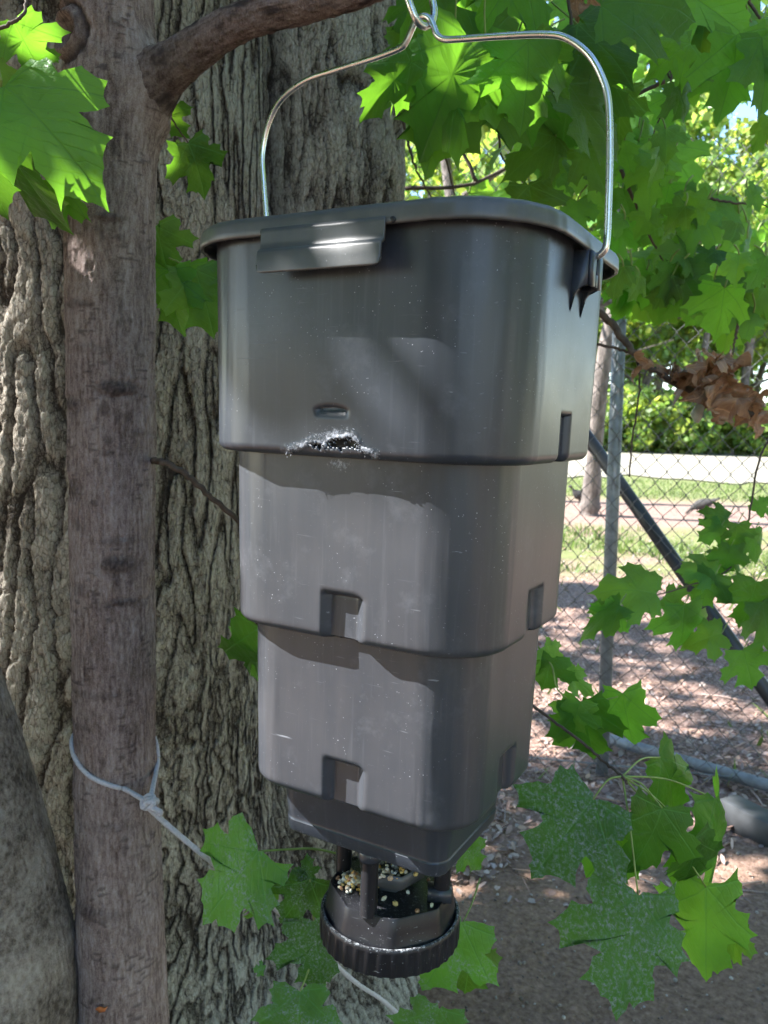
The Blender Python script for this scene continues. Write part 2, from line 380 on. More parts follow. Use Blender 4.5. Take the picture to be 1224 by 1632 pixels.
lit = t.mix(t.remap(fine, .35, .7), lit, t.mix(.5, lit, (.14, .10, .08)))
c = t.mix(t.remap(edge, 2.3, 3.1), soil, lit)
gn = t.noise(o, .55, 4, .6)
gmask = t.math('MULTIPLY', t.math('MULTIPLY', t.remap(edge, 7.6, 8.6), t.remap(edge, 11.2, 12.4, 1, 0)), t.remap(gn, .36, .50))
far = t.remap(edge, 15.5, 17.5)
grass = t.ramp(t.noise(o, 5, 6, .7), [(.3, (.10, .12, .045)), (.7, (.20, .21, .085))])
c = t.mix(t.math('MAXIMUM', gmask, far), c, grass)
t.val(c, b.inputs['Base Color']); b.inputs['Roughness'].default_value = .95; b.inputs['Specular IOR Level'].default_value = .15
t.l(t.bump(t.math('ADD', fine, t.math('MULTIPLY', t.voro(o, 85), -.5)), .6, .012), b.inputs['Normal'])
V = np.stack([XX, YY, ZZ], -1).reshape(-1, 3)
ground = link('ground', mesh_np('ground', V, [grid_q(len(yy), len(ss), flip=True)], m)); tag(ground, kind='structure')
# pale gravel lane crossing the clearing
lx = np.linspace(-60, 90, 420); ly = np.linspace(0, 1, 12)
LX, LY = np.meshgrid(lx, ly, indexing='ij')
lane_y = 22.5 + LY * 25.5 + (1 - LY) * (2.6 * fbm(LX * .22, LY * 0 + 3, 6, 4) + 1.6 * pn(LX * .9, LY * 0, 8)) 
V = np.stack([LX, lane_y, ground_height(LX, lane_y) * 0 + .035], -1).reshape(-1, 3)
M['lane'] = simple('pale_gravel', (.27, .245, .185), .9, var=.15, scale=3)
lane = link('gravel_lane', mesh_np('gravel_lane', V, [grid_q(420, 12)], M['lane'])); tag(lane, kind='structure')

# ------------------------------------------------------------------ the old furrowed tree
def build_old_tree():
    C0 = np.array([-.37, 2.02]); cA = np.array([-.66, 1.98]); cB = np.array([-.195, 2.10])
    front = np.linspace(R(170), R(372), 560); back = np.linspace(R(372), R(530), 90)[1:-1]
    th = np.concatenate([front, back]); zs = np.concatenate([np.arange(-.08, 2.72, .0052), np.linspace(2.78, 9, 40)])
    TH, Z = np.meshgrid(th, zs, indexing='ij'); dx = np.cos(TH); dy = np.sin(TH)
    zf = np.maximum(Z, 0)
    def hit(c, rad):
        o_ = C0 - c; bq = dx * o_[0] + dy * o_[1]; cq = o_ @ o_ - rad * rad
        return -bq + np.sqrt(np.maximum(bq * bq - cq, 1e-5))
    rA = .405 + .05 * np.exp(-zf / .5) - .012 * zf; rB = .232 + .07 * np.exp(-zf / .6) - .012 * zf
    a = hit(cA, rA); bq = hit(cB, rB)
    k = .012 + .05 * np.exp(-np.maximum(zf - .2, 0) / .6)      # lower down the stems are grown together
    rr = k * np.log(np.exp(np.minimum(a / k, 200) ) + np.exp(np.minimum(bq / k, 200)))
    d = np.abs(a - bq); cre = np.exp(-(d / .045) ** 2) * sst(.75, 1.35, Z) * .06
    rr = rr - cre
    # root flare with lobes
    fl = np.exp(-zf / .20); rr = rr + fl * (.10 + .07 * np.maximum(0, np.cos((TH - R(285)) * 3.0 + .6)) ** 2 + .05 * pn(TH * 3, zf * 2, 3))
    rr = rr + .018 * pn(TH * 3.2, Z * 1.1, 21)
    s = TH * .47
    w = s + .016 * pn(s * 7, Z * 3.5, 1) + .006 * pn(s * 17, Z * 11, 2) + .0035 * pn(s * 50, Z * 34, 3)
    lowm = 1 - sst(.75, 1.25, Z + .16 * pn(s * 4, Z * 3, 33) + .5 * (TH < R(255)))
    n1 = np.abs(pn(w / .036, Z / .25, 4)); n1b = np.abs(pn(w / .030 + .5 * pn(s * 30, Z * 22, 51), Z / .105 + .4 * pn(s * 40, Z * 30, 52), 5))
    n2 = np.abs(pn(w / .018, Z / .09, 6)); n2b = np.abs(pn(w / .0135 + .5 * pn(s * 70, Z * 50, 53), Z / .045 + .4 * pn(s * 60, Z * 60, 54), 7))
    n3 = np.abs(pn(s / .012 + .6 * pn(s / .02, Z / .03, 61), Z / .045, 62)); n4 = np.abs(pn(s / .045, Z / .05 + .7 * pn(s / .03, Z / .1, 63), 64))
    wid = .16 + .10 * pn(w / .09, Z / .2, 65)
    h1 = np.clip(n1 / np.maximum(wid * 1.7, .12), 0, 1) ** .8 * (1 - lowm) + np.clip(n1b / .36, 0, 1) ** .8 * lowm
    h2 = sst(.0, .15, n2) * (1 - lowm) + np.clip(n2b / .34, 0, 1) * lowm
    h3 = sst(0, .16, n3); h4 = sst(0, .07, n4)
    fine = (.25 - np.abs(pn(s / .014, Z / .035, 8))) * 1.3 + (.25 - np.abs(pn(s / .008, Z / .016, 9))) * 1.0 + pn(s / .0038, Z / .007, 10) * .4
    plate = pn(w / .06, Z / .16, 14) + .5 * pn(w / .03, Z / .07, 15)
    hh = .0125 * h1 + .0045 * h2 + .0026 * h3 * h1 + .0022 * h4 + .0024 * fine + .0028 * plate * h1
    rr = rr + hh * (1 - .55 * np.exp(-zf / .12)) - .015
    X = C0[0] + dx * rr; Y = C0[1] + dy * rr
    tap = np.clip(1 - (Z - 2.7) * .06, .4, 1); X = C0[0] + (X - C0[0]) * np.where(Z > 2.7, tap, 1); Y = C0[1] + (Y - C0[1]) * np.where(Z > 2.7, tap, 1)
    root = empty('old_tree', (C0[0], C0[1], 0))
    ridge = np.clip(.08 + .58 * h1 * (.45 + .25 * h2 + .15 * h3 + .15 * h4) + .14 * fine + .14 * plate, 0, 1)
    V = np.stack([X - C0[0], Y - C0[1], Z], -1).reshape(-1, 3)
    link('trunk', mesh_np('trunk', V, [grid_q(len(th), len(zs), wrap=True)], M['bark_old'], attrs={'ridge': ridge}), root)
    tag(root, 'massive old tree trunk with deeply furrowed grey brown bark behind the thin trunk', 'tree')
    return root
old_tree = build_old_tree()

# ------------------------------------------------------------------ the young maple with its limb
def trunk_mesh(path, radii, nth, nz, ridgefn, dispfn, mat_, origin, name='trunk', parent=None, zrange=None):
    P = smooth_path(path, nz); rad = np.interp(np.linspace(0, 1, nz), np.linspace(0, 1, len(radii)), radii)
    T, N, B = frames(P)
    if abs(T[0][2]) > .7:
        N = np.array([np.cross(T[i], np.cross([1, 0, 0], T[i])) for i in range(nz)]); N /= np.linalg.norm(N, axis=1)[:, None]; B = np.cross(T, N)
    th = np.linspace(0, 2 * np.pi, nth, endpoint=False); L = np.concatenate([[0], np.cumsum(np.linalg.norm(np.diff(P, axis=0), axis=1))])
    TH, LL = np.meshgrid(th, L, indexing='ij'); RR = np.broadcast_to(rad, TH.shape)
    dirs = np.cos(TH)[..., None] * N[None] + np.sin(TH)[..., None] * B[None]
    base = P[None] + dirs * RR[..., None]
    dsp, ridge, patch = dispfn(TH, LL, base)
    V = base + dirs * dsp[..., None]
    return link(name, mesh_np(name, (V - np.asarray(origin)).reshape(-1, 3), [grid_q(nth, nz, wrap=True)], mat_, attrs={'ridge': ridge, 'patch': patch}), parent)

SD = 1.06
sap_base = at(196, 1632, SD); sap_base = np.array([sap_base[0] + .012, SD, -.03])
sap_path = [sap_base, at(197, 1620, SD), at(184, 1200, SD), at(179, 800, SD), at(176, 400, SD), at(174, 60, SD), at(165, -200, SD), at(150, -520, SD + .05), at(90, -1100, SD + .2)]
sap_root = empty('young_maple', sap_base)
KN = [(205, 622, .026, .011, .004, 1), (205, 890, .024, .013, .004, .9), (215, 948, .020, .006, .002, .9), (133, 645, .016, .010, .001, .8),
      (132, 776, .016, .014, -.001, .8), (140, 492, .024, .007, .001, .6), (195, 362, .022, .006, .004, .7), (175, 1090, .040, .006, .001, .45), (140, 1140, .026, .006, .001, .5), (170, 1420, .050, .012, .002, .55),
      (160, 560, .03, .006, .001, .35), (230, 690, .012, .005, .001, .5), (190, 720, .010, .005, .001, .5), (205, 855, .03, .006, .002, .5), (150, 930, .02, .01, .001, .4), (185, 1290, .04, .008, .001, .35), (120, 250, .02, .02, .001, .3), (150, 300, .03, .012, .001, .35)]
limb_px = [(170, 215, SD + .012), (215, 168, SD + .004), (258, 122, SD - .02), (310, 80, SD - .06), (370, 42, SD - .09), (440, 18, SD - .12), (540, -6, SD - .16), (640, -42, SD - .19), (760, -105, SD - .2), (980, -260, SD - .2), (1300, -420, SD - .1)]
LIMB = smooth_path([at(*p) for p in limb_px], 420); LIMB_R = np.interp(np.linspace(0, 1, 420), np.linspace(0, 1, 11), [.034, .033, .0275, .0230, .0200, .0195, .0170, .0155, .014, .011, .006])
SAP = smooth_path(sap_path, 300)
def sap_disp(TH, LL, base):
    u, v, _ = project(base); frontm = (base[..., 1] < SD + .01)
    s = TH * .057
    d = .0030 * fbm(s / .05 + 3, LL / .09, 2, 4) + .0011 * pn(s / .006, LL / .022, 5) + .0008 * pn(s / .003, LL / .008, 6)
    patch = sst(.20, .55, fbm(s / .022, LL / .035, 41, 4)) * .55
    for (px, py, wx, wz, h, k) in KN:
        c = at(px, py, SD); dx_ = (base[..., 0] - c[0]) / wx; dz = (base[..., 2] - c[2]) / wz
        q = np.sqrt(dx_ ** 2 + dz ** 2) * (1 + .35 * fbm(s / .012, LL / .012, 77, 3)); e = np.exp(-q ** 2 * 1.2) * frontm
        d = d + h * e * (1 if h > 0 else 1); d = d - .0028 * np.exp(-((q - .9) / .25) ** 2) * frontm * k
        patch = np.maximum(patch, k * np.exp(-(q / .95) ** 4) * frontm * (.75 + .5 * pn(s / .004, LL / .006, 12)))
    c = at(127, 76, SD); q = np.sqrt(((base[..., 0] - c[0]) / .021) ** 2 + ((base[..., 2] - c[2]) / .024) ** 2) * (1 + .2 * fbm(s / .012, LL / .012, 78, 3))
    d = d + (.0085 * np.exp(-((q - .85) / .22) ** 2) - .006 * np.exp(-(q / .45) ** 2) - .004 * np.exp(-((q - 1.3) / .15) ** 2)) * frontm
    patch = np.maximum(patch, (np.exp(-((q - 1.28) / .16) ** 2) + .8 * np.exp(-(q / .4) ** 2)) * frontm * .9)
    ln = sst(.22, .5, pn(s / .016, LL / .0045, 91)) * sst(.0, .4, pn(s / .04, LL / .05, 92)); patch = np.maximum(patch, ln * .6); d = d + .0012 * ln
    # swelling and fork where the limb leaves
    g = np.full(base.shape[:2], 9.0)
    for i in range(0, 150, 5): g = np.minimum(g, np.linalg.norm(base - LIMB[i], axis=-1) - LIMB_R[i])
    d = d + .017 * np.clip(1 - np.maximum(g, 0) / .045, 0, 1) ** 2
    c = at(240, 120, SD); q = ((base[..., 2] - (c[2] - .0 - .45 * (base[..., 0] - c[0]))) / .012) ** 2
    d = d - .003 * np.exp(-q) * frontm
    ridge = np.clip(.48 + .28 * fbm(s / .03, LL / .16, 8, 4) + .22 * pn(s / .004, LL / .03, 9), 0, 1)
    return d, ridge, np.clip(patch, 0, 1)
trunk_mesh(sap_path, [.072, .0625, .0535, .0545, .0555, .0560, .052, .045, .03], 190, 1050, None, sap_disp, M['bark_young'], sap_base, 'trunk', sap_root)
def limb_disp(TH, LL, base):
    s = TH * .024
    d = .0022 * fbm(s / .03, LL / .06, 3, 4) + .0012 * pn(s / .005, LL / .010, 5) + .002 * np.maximum(0, pn(s / .02, LL / .03, 15))
    g = np.full(base.shape[:2], 9.0)
    for i in range(140, 260, 3): g = np.minimum(g, np.linalg.norm(base - SAP[i], axis=-1) - .056)
    d = d + .012 * np.clip(1 - np.maximum(g, 0) / .05, 0, 1) ** 2
    patch = np.clip(.25 + sst(.0, .45, fbm(s / .02, LL / .04, 43, 4)) * .7, 0, 1)
    ridge = np.clip(.42 + .3 * fbm(s / .02, LL / .07, 8, 4) + .2 * pn(s / .004, LL / .02, 9), 0, 1)
    return d, ridge, patch
trunk_mesh([at(*p) for p in limb_px], [.034, .033, .0275, .0230, .0200, .0180, .0162, .0150, .014, .011, .006], 72, 420, None, limb_disp, M['bark_young'], sap_base, 'limb', sap_root)
tag(sap_root, 'slender young maple with purplish bark, limb at top right and cord tied round it', 'tree')
# orange fleck and grass blade lie on the low part of the trunk
chip = MB(); c0 = at(161, 1609, SD - .066)
pts = [(0, 0), (.006, .004), (.013, .002), (.017, .005), (.013, -.003), (.006, -.005)]
chip.prism(pts, lambda p, tt: c0 + np.array([p[0] - .008, tt, p[1]]), 0, .0012)
tag(chip.build('leaf_fragment', M['chip'], None, origin=c0), 'small orange leaf fragment stuck low on the young maple trunk', 'leaf fragment')

# grey leaning trunk at the lower left
gpath = [at(25, 1800, 1.02), at(8, 1632, 1.02), at(-30, 1420, 1.02), at(-88, 1210, 1.02), at(-128, 1090, 1.02), at(-200, 850, 1.02), at(-300, 500, 1.0), at(-420, 0, .98)]
gpath[0] = np.array([gpath[0][0], 1.02, -.05])
groot = empty('leaning_tree', gpath[0])
def g_disp(TH, LL, base):
    s = TH * .1
    d = .006 * fbm(s / .12, LL / .2, 2, 3) + .0020 * fbm(s / .012, LL / .018, 5, 3)
    for z0, k in ((.46, .5), (.56, .3), (.31, .6)):
        d = d + .006 * k * np.exp(-((base[..., 2] - z0 - .04 * pn(s / .06, LL * 0, 8)) / .008) ** 2)
    ridge = np.clip(.5 + .6 * fbm(s / .05, LL / .06, 8, 5) + .3 * pn(s / .005, LL / .009, 9), 0, 1)
    return d, ridge, ridge * 0
trunk_mesh(gpath, [.112, .102, .099, .097, .096, .093, .09, .085], 170, 520, None, g_disp, M['bark_grey'], gpath[0], 'trunk', groot)
tag(groot, 'smooth grey trunk leaning out of the lower left corner', 'tree')

# ------------------------------------------------------------------ the feeder
FX, FY, FTH = .0222, .85, R(-29.18); ZB = -.5785                       # axis, turn, bottom of the tray relative to camera height
feeder = empty('hanging_feeder', (FX, FY, CAMZ + ZB), FTH)
tag(feeder, 'dark grey stepped plastic hanging feeder with lid, wire bail and seed tray', 'feeder')
cF, sF = math.cos(FTH), math.sin(FTH)
def to_local(P):
    d = np.asarray(P) - np.array([FX, FY, CAMZ]); return np.array([d[0] * cF + d[1] * sF, -d[0] * sF + d[1] * cF, d[2] - ZB])
def ray_local(px, py, axis, val):
    o_ = to_local([0, 0, CAMZ]); d = to_local(np.array([0, 0, CAMZ]) + ray(px, py)) - o_
    return o_ + d * ((val - o_[axis]) / d[axis])
A0, B0, R0 = .1858, .1691, .0907
def outline(extra_front=(), extra_right=(), nstr=56, narc=30):
    """samples: (kind, coordinate) with kind 0 straight,1 arc; goes front(-y) left to right, right side, back, left"""
    S = []
    for side in range(4):
        base = list(np.linspace(-1, 1, nstr))
        S.append(('s', side, base)); S.append(('a', side, list(np.linspace(0, np.pi / 2, narc + 2)[1:-1])))
    return S
def ring_points(a, b, r, off, fx, fr, straight_ax, straight_by):
    pass
def tier_grid(off_mid, prof, depthfn, narc=26, step=.0027, r_own=None):
    """prof: list of (offset from the lid outline, z). returns V (ns,nz,3), normals, side id, coordinate along the side"""
    r_t = r_own or max(R0 - .7 * off_mid, .012); hx = (A0 - off_mid) - r_t; hy = (B0 - off_mid) - r_t      # half lengths of the flats
    P = []; Nn = []; sid = []; sco = []
    flats = [(0, hx), (1, hy), (2, hx), (3, hy)]
    corners = [(hx, -hy), (hx, hy), (-hx, hy), (-hx, -hy)]
    for side, h in flats:
        n = max(6, int(2 * h / (step if side < 2 else step * 3)))
        for q in np.linspace(-h, h, n):
            nrm = [(0, -1), (1, 0), (0, 1), (-1, 0)][side]
            c = [(q, -hy), (hx, q), (-q, hy), (-hx, -q)][side]
            P.append(c); Nn.append(nrm); sid.append(side); sco.append(q)
        a0 = -np.pi / 2 + side * np.pi / 2
        for q in np.linspace(0, np.pi / 2, narc + 2)[1:-1]:
            P.append(corners[side]); Nn.append((math.cos(a0 + q), math.sin(a0 + q))); sid.append(4 + side); sco.append(q)
    P = np.array(P); Nn = np.array(Nn); sid = np.array(sid); sco = np.array(sco); prof = np.array(prof)
    rr = r_t - (prof[:, 0] - off_mid)                                                          # distance from the core rectangle
    rad = np.broadcast_to(rr, (len(P), len(prof))).copy(); Z = np.broadcast_to(prof[:, 1], rad.shape).copy()
    if depthfn is not None: rad, Z = depthfn(rad, Z, sid[:, None], sco[:, None], r_t)
    X = P[:, None, 0] + Nn[:, None, 0] * rad; Y = P[:, None, 1] + Nn[:, None, 1] * rad
    return np.stack([X, Y, Z - ZB], -1), sid, sco
def box_mask(x, x0, x1, e): return sst(x0 - e, x0 + e, x) * (1 - sst(x1 - e, x1 + e, x))
def tier_profile(o_top, z_top, o_bot, z_bot, o_next, fil=.006, step=.0027, inner=.03):
    zz = np.linspace(z_top + inner, z_bot + fil, int((z_top + inner - z_bot - fil) / step))
    pr = [(np.interp(z, [z_bot, z_top], [o_bot, o_top]), z) for z in zz]
    for q in np.linspace(0, np.pi / 2, 7)[1:]: pr.append((o_bot + fil * (1 - math.cos(q)), z_bot + fil * (1 - math.sin(q))))
    for q in np.linspace(0, 1, 5)[1:]: pr.append((o_bot + fil + (o_next + .004 - o_bot - fil) * q, z_bot + .0004 * q))
    return pr
front_y1 = -(B0 - .0202)
gash = [ray_local(px, py, 1, front_y1)[[0, 2]] for px, py in [(455, 719), (475, 714), (498, 705), (512, 704), (520, 709), (528, 702), (538, 698), (550, 697), (560, 695), (567, 698), (573, 706), (578, 715), (590, 720), (600, 726)]]
gash = np.array(gash); gash[:, 1] += ZB
hole_up = np.array([ray_local(px, py, 1, front_y1)[[0, 2]] for px, py in [(494, 708), (502, 704.5), (512, 705.5), (520, 710), (527, 703), (536, 699), (546, 698.5), (556, 697), (564, 698.5), (569, 703), (574, 712), (577, 716)]]); hole_up[:, 1] += ZB
hole_lo = np.array([ray_local(px, py, 1, front_y1)[[0, 2]] for px, py in [(494, 709), (502, 712), (512, 713), (520, 713), (530, 713.5), (545, 715), (555, 713), (565, 714), (577, 717)]]); hole_lo[:, 1] += ZB
def seg_dist(x, z, poly):
    d = np.full(np.broadcast(x, z).shape, 9.0)
    for (x0, z0), (x1, z1) in zip(poly[:-1], poly[1:]):
        L2 = (x1 - x0) ** 2 + (z1 - z0) ** 2; tt = np.clip(((x - x0) * (x1 - x0) + (z - z0) * (z1 - z0)) / L2, 0, 1)
        d = np.minimum(d, np.hypot(x - x0 - tt * (x1 - x0), z - z0 - tt * (z1 - z0)))
    return d
slot_px = {2: (552, 945, 891 - 44, 938), 3: (558, 1214, 812, 1196)}
def slot_depth(front_c, zf_top, right_c, zr_top, wf=.0235, wr=.021, dep=.0115):
    def fn(rad, Z, sid, sco, r_t):
        f = (sid == 0) * sst(front_c - wf - .0014, front_c - wf + .0014, sco) * np.clip((front_c + wf - sco) / .0135, 0, 1) * (1 - sst(zf_top - .0014, zf_top + .0014, Z))
        # the right wall of the pocket flares out towards the bottom
        g = (sid == 1) * box_mask(sco, right_c - wr, right_c + wr, .0014) * (1 - sst(zr_top - .0014, zr_top + .0014, Z))
        lim = r_t - dep * np.maximum(f, g)
        wob = .0005 * pn(sco * 14 + sid * 9, Z * 12, 3)
        return np.where((f > .01) | (g > .01), np.minimum(rad, lim + .0), rad) + wob, Z
    return fn
def tier1_depth(rad, Z, sid, sco, r_t):
    c = ray_local(531, 650, 1, front_y1); zc = c[2] + ZB
    f = (sid == 0) * (1 - sst(.013, .0195, np.abs(sco - c[0]))) * sst(0, .0016, (zc + .0035 - .0042 * ((sco - c[0]) / .02) ** 2) - Z) * (1 - sst(.001, .010, zc - Z)) * .0032
    rc = ray_local(899, 660, 0, A0 - .0202); g = (sid == 1) * box_mask(sco, rc[1] - .018, rc[1] + .014, .0014) * (1 - sst(rc[2] + ZB - .0014, rc[2] + ZB + .0014, Z)) * .011
    dg = seg_dist(sco, Z, gash) + (sid != 0) * 9
    lip = np.exp(-(dg / .0035) ** 2) * (.0016 * pn(sco * 420, Z * 420, 5) + .0012 + .0014 * pn(sco * 900, Z * 900, 6))
    wob = .0006 * pn(sco * 12 + sid * 9, Z * 10, 3)
    return rad - f - np.minimum(g, .011) + lip + wob, Z
def make_tier(prof, off_mid, dfn, label, wearfn=None, hole=False, step=.0027, name='tier', m_='plastic'):
    V, sid, sco = tier_grid(off_mid, prof, dfn, step=step); ns, nz = V.shape[:2]
    q = grid_q(ns, nz, wrap=True)
    ZZ_ = V[..., 2] + ZB; SS_ = np.broadcast_to(sco[:, None], ZZ_.shape); front = np.broadcast_to((sid == 0)[:, None], ZZ_.shape)
    wear = np.zeros(ZZ_.shape) if wearfn is None else wearfn(SS_, ZZ_, front, sid)
    if hole:
        cs = SS_.ravel()[q].mean(1); cz = ZZ_.ravel()[q].mean(1); cf = front.ravel()[q].all(1)
        jag = .0016 * pn(cs * 380, cz * 380, 9) + .0010 * pn(cs * 900, cz * 900, 19)
        up = np.interp(cs, hole_up[:, 0], hole_up[:, 1]) + jag; lo = np.interp(cs, hole_lo[:, 0], hole_lo[:, 1]) + .0022 * pn(cs * 260, cs * 0 + 5, 29) + jag * .8
        kill = cf & (cs > hole_up[0, 0]) & (cs < hole_up[-1, 0]) & (cz < up) & (cz > lo)
        q = q[~kill]
    o_ = link(name, mesh_np(name, V.reshape(-1, 3), [q], M[m_], attrs={'wear': wear}), feeder)
    sol = o_.modifiers.new('thickness', 'SOLIDIFY'); sol.thickness = .0022; sol.offset = -1
    if label: o_['label'] = label
    return o_
def wear1(S, Z, front, sid):
    d = seg_dist(S, Z, gash); n = fbm(S * 160, Z * 110, 31, 3)
    c = ray_local(525, 690, 1, front_y1)
    sp = np.exp(-(((S - c[0]) / .022) ** 2 + ((Z - c[2] - ZB) / .010) ** 2))
    w = np.maximum(np.exp(-(d / .0034) ** 2) * .62, np.exp(-(d / .012) ** 2) * .36) + sp * .26 + n * .25 * np.exp(-(d / .014) ** 2)
    return np.clip(w, 0, 1) * front + .16 * np.exp(-((Z + .0355) / .006) ** 2) * (sid >= 1)[:, None] * (sid <= 4)[:, None]
def wear2(S, Z, front, sid):
    c = ray_local(542, 740, 1, -(B0 - .0371)); c2 = ray_local(545, 965, 1, -(B0 - .039))
    w = .60 * np.exp(-(((S - c[0]) / .020) ** 2 + ((Z - c[2] - ZB) / .009) ** 2)) + .22 * np.exp(-(((S - c2[0]) / .012) ** 2 + ((Z - c2[2] - ZB) / .016) ** 2))
    return np.clip(w, 0, 1) * front
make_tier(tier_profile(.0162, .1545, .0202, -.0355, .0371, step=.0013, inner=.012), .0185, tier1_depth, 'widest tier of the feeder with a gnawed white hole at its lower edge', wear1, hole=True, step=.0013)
c2 = ray_local(551, 947, 1, -(B0 - .0405)); r2 = ray_local(851, 938, 0, A0 - .040)
make_tier(tier_profile(.0371, -.0354, .0407, -.2083, .0563, inner=.06), .039, slot_depth(c2[0], c2[2] + ZB, r2[1], r2[2] + ZB), 'middle tier of the feeder with a sunken square pocket', wear2, m_='plastic_dusty_lit')
c3 = ray_local(553, 1216, 1, -(B0 - .0597)); r3 = ray_local(806, 1198, 0, A0 - .059)
make_tier(tier_profile(.0563, -.2082, .0599, -.3818, .0803, fil=.007, inner=.05), .058, slot_depth(c3[0], c3[2] + ZB, r3[1], r3[2] + ZB), 'narrowest tier of the feeder with a sunken square pocket and fine dust', m_='plastic_dusty_lit')
# gnawed shreds of plastic along the torn edge
shr = MB(); rg_ = np.random.default_rng(91); bm = __import__('bmesh').new(); __import__('bmesh').ops.create_icosphere(bm, subdivisions=1, radius=1.0)
SV = np.array([v.co[:] for v in bm.verts]); SF = np.array([[v.index for v in f.verts] for f in bm.faces]); bm.free()
for i in range(330):
    q = rg_.uniform(0, len(gash) - 1.001); k = int(q); p = gash[k] + (gash[k + 1] - gash[k]) * (q - k); up_ = abs(rg_.normal()) * .0035 if rg_.uniform() < .8 else rg_.uniform(.002, .016)
    if rg_.uniform() < .25: up_ = -abs(rg_.normal()) * .0035
    dirn = rg_.normal(size=3) * [.5, .5, 1]; dirn /= np.linalg.norm(dirn); ln = rg_.uniform(.0004, .0017); th_ = rg_.uniform(.0003, .0008)
    side = np.cross(dirn, [0, 1, 0]); side /= np.linalg.norm(side) + 1e-9; nn2 = np.cross(dirn, side)
    Vs = SV[:, :1] * ln * dirn + SV[:, 1:2] * th_ * side + SV[:, 2:] * th_ * .6 * nn2 + SV * rg_.normal(0, .00012, (len(SV), 1))
    shr.add(Vs + np.array([p[0] + rg_.normal(0, .0012), front_y1 - .0006 - abs(rg_.normal()) * .0008, p[1] + up_ - ZB]), SF, col=np.array([.36, .38, .43]) * rg_.uniform(.35, 1.35))
M['shred'] = tinted('gnawed_plastic', .8, .2)
tag(shr.build('gnawed_shreds', M['shred'], feeder, tint=True, smooth=False), kind='stuff')
# base block: plain wall, then a slightly proud bottom band, then the underside
bp = [(np.interp(z, [-.432, -.36], [.0885, .0795]), z) for z in np.linspace(-.345, -.430, 34)] + [(.0880, -.4312), (.0872, -.4322), (.0885, -.4440), (.0895, -.4456), (.0915, -.4460)]
bp += [(.0915 + q, -.4458) for q in np.linspace(.004, .016, 6)]
bp = [(a_ + .0025, z_) for a_, z_ in bp]
V, sid, sco = tier_grid(.0875, bp, None, r_own=.021); ns, nz = V.shape[:2]
wv = .55 * np.exp(-((V[..., 2] + ZB + .445) / .003) ** 2) + .16
base_o = link('base', mesh_np('base', np.vstack([V.reshape(-1, 3), [[0, 0, -.4456 - ZB]]]), [grid_q(ns, nz, wrap=True), np.stack([np.arange(ns) * nz + nz - 1, ((np.arange(ns) + 1) % ns) * nz + nz - 1, np.full(ns, ns * nz)], -1)], M['plastic'],
            attrs={'wear': np.append(wv.ravel() * .55, 0)}), feeder); base_o.data.set_sharp_from_angle(angle=R(30)); base_o['label'] = 'plain bottom block of the feeder dusted white along its rim'
# small feet under the base corners
for sx_ in (-1, 1):
    for sy_ in (-1, 1):
        f = MB(); f.lathe([(0, -.449 - ZB), (.006, -.449 - ZB), (.0065, -.447 - ZB), (.0065, -.4445 - ZB)], 16, (sx_ * (A0 - .108), sy_ * (B0 - .108))); f.build('foot', M['plastic_lid'], feeder)
# lid: rounded shell with a hollow rim
lp = [(.19, .1716 + .004), (.05, .1716 + .0035), (.012, .1716 + .002), (.006, .1716 + .0012), (.0025, .1716 - .0010), (.0006, .1716 - .004), (0, .1716 - .008), (-.0004, .1546 + .003), (0, .1546 + .0008), (.001, .1546), (.0028, .1546), (.0034, .1546 + .001), (.0038, .1676), (.008, .1690), (.0150, .1690)]
lp2 = []
for (a, b_), (c_, d_) in zip(lp[:-1], lp[1:]):
    nn = 6 if abs(a - c_) > .02 else 2
    for q in range(nn): lp2.append((a + (c_ - a) * q / nn, b_ + (d_ - b_) * q / nn))
lp2.append(lp[-1]); lp2 = [(min(o_, R0 - .002) if o_ < .09 else R0 - .001, z) for o_, z in lp2]
V, sid, sco = tier_grid(0.0, lp2, lambda rad, Z, sid, sco, r_t: (rad + .0007 * pn(sco * 9 + sid * 5, Z * 0 + 2, 8), Z + .0005 * pn(sco * 7 + sid * 3, Z * 0, 4)), narc=40, step=.004); ns, nz = V.shape[:2]
lid = link('lid', mesh_np('lid', V.reshape(-1, 3), [grid_q(ns, nz, wrap=True), np.stack([np.arange(ns)], 0)[:, ::-1] * nz], M['plastic_lid']), feeder)
lid['label'] = 'paler grey rounded lid with hollow rim'
# hanging latch tab on the front of the lid
tl = ray_local(418, 395, 1, -B0)[0]; tr_ = ray_local(614, 385, 1, -B0)[0]
cols = np.concatenate([[tl - .0, tl + .0006, tl + .0014, tl + .003, tl + .005], np.linspace(tl + .009, tr_ - .009, 24), [tr_ - .005, tr_ - .003, tr_ - .0014, tr_ - .0006, tr_]])
prof = np.array([(.0, .1600), (.0002, .1560), (.0006, .1480), (.0010, .1425), (.0030, .1405), (.0052, .1395), (.0060, .1375), (.0066, .1300), (.0070, .1245), (.0072, .1226), (.0072, .1210)])
TV = []
for x_ in cols:
    e = min(x_ - tl, tr_ - x_); cut = .006 - math.sqrt(max(0, .006 ** 2 - max(0, .006 - e) ** 2))
    for (o_, z_) in prof:
        zc = max(z_, .1210 + cut)
        TV.append((x_, -B0 - .0008 - o_ - .0006 * pn(x_ * 40, 1.0, 3), zc - ZB))
tab = link('latch_tab', mesh_np('latch_tab', np.array(TV), [grid_q(len(cols), len(prof))], M['plastic_lid']), lid)
sol = tab.modifiers.new('thickness', 'SOLIDIFY'); sol.thickness = .0026; sol.offset = 0
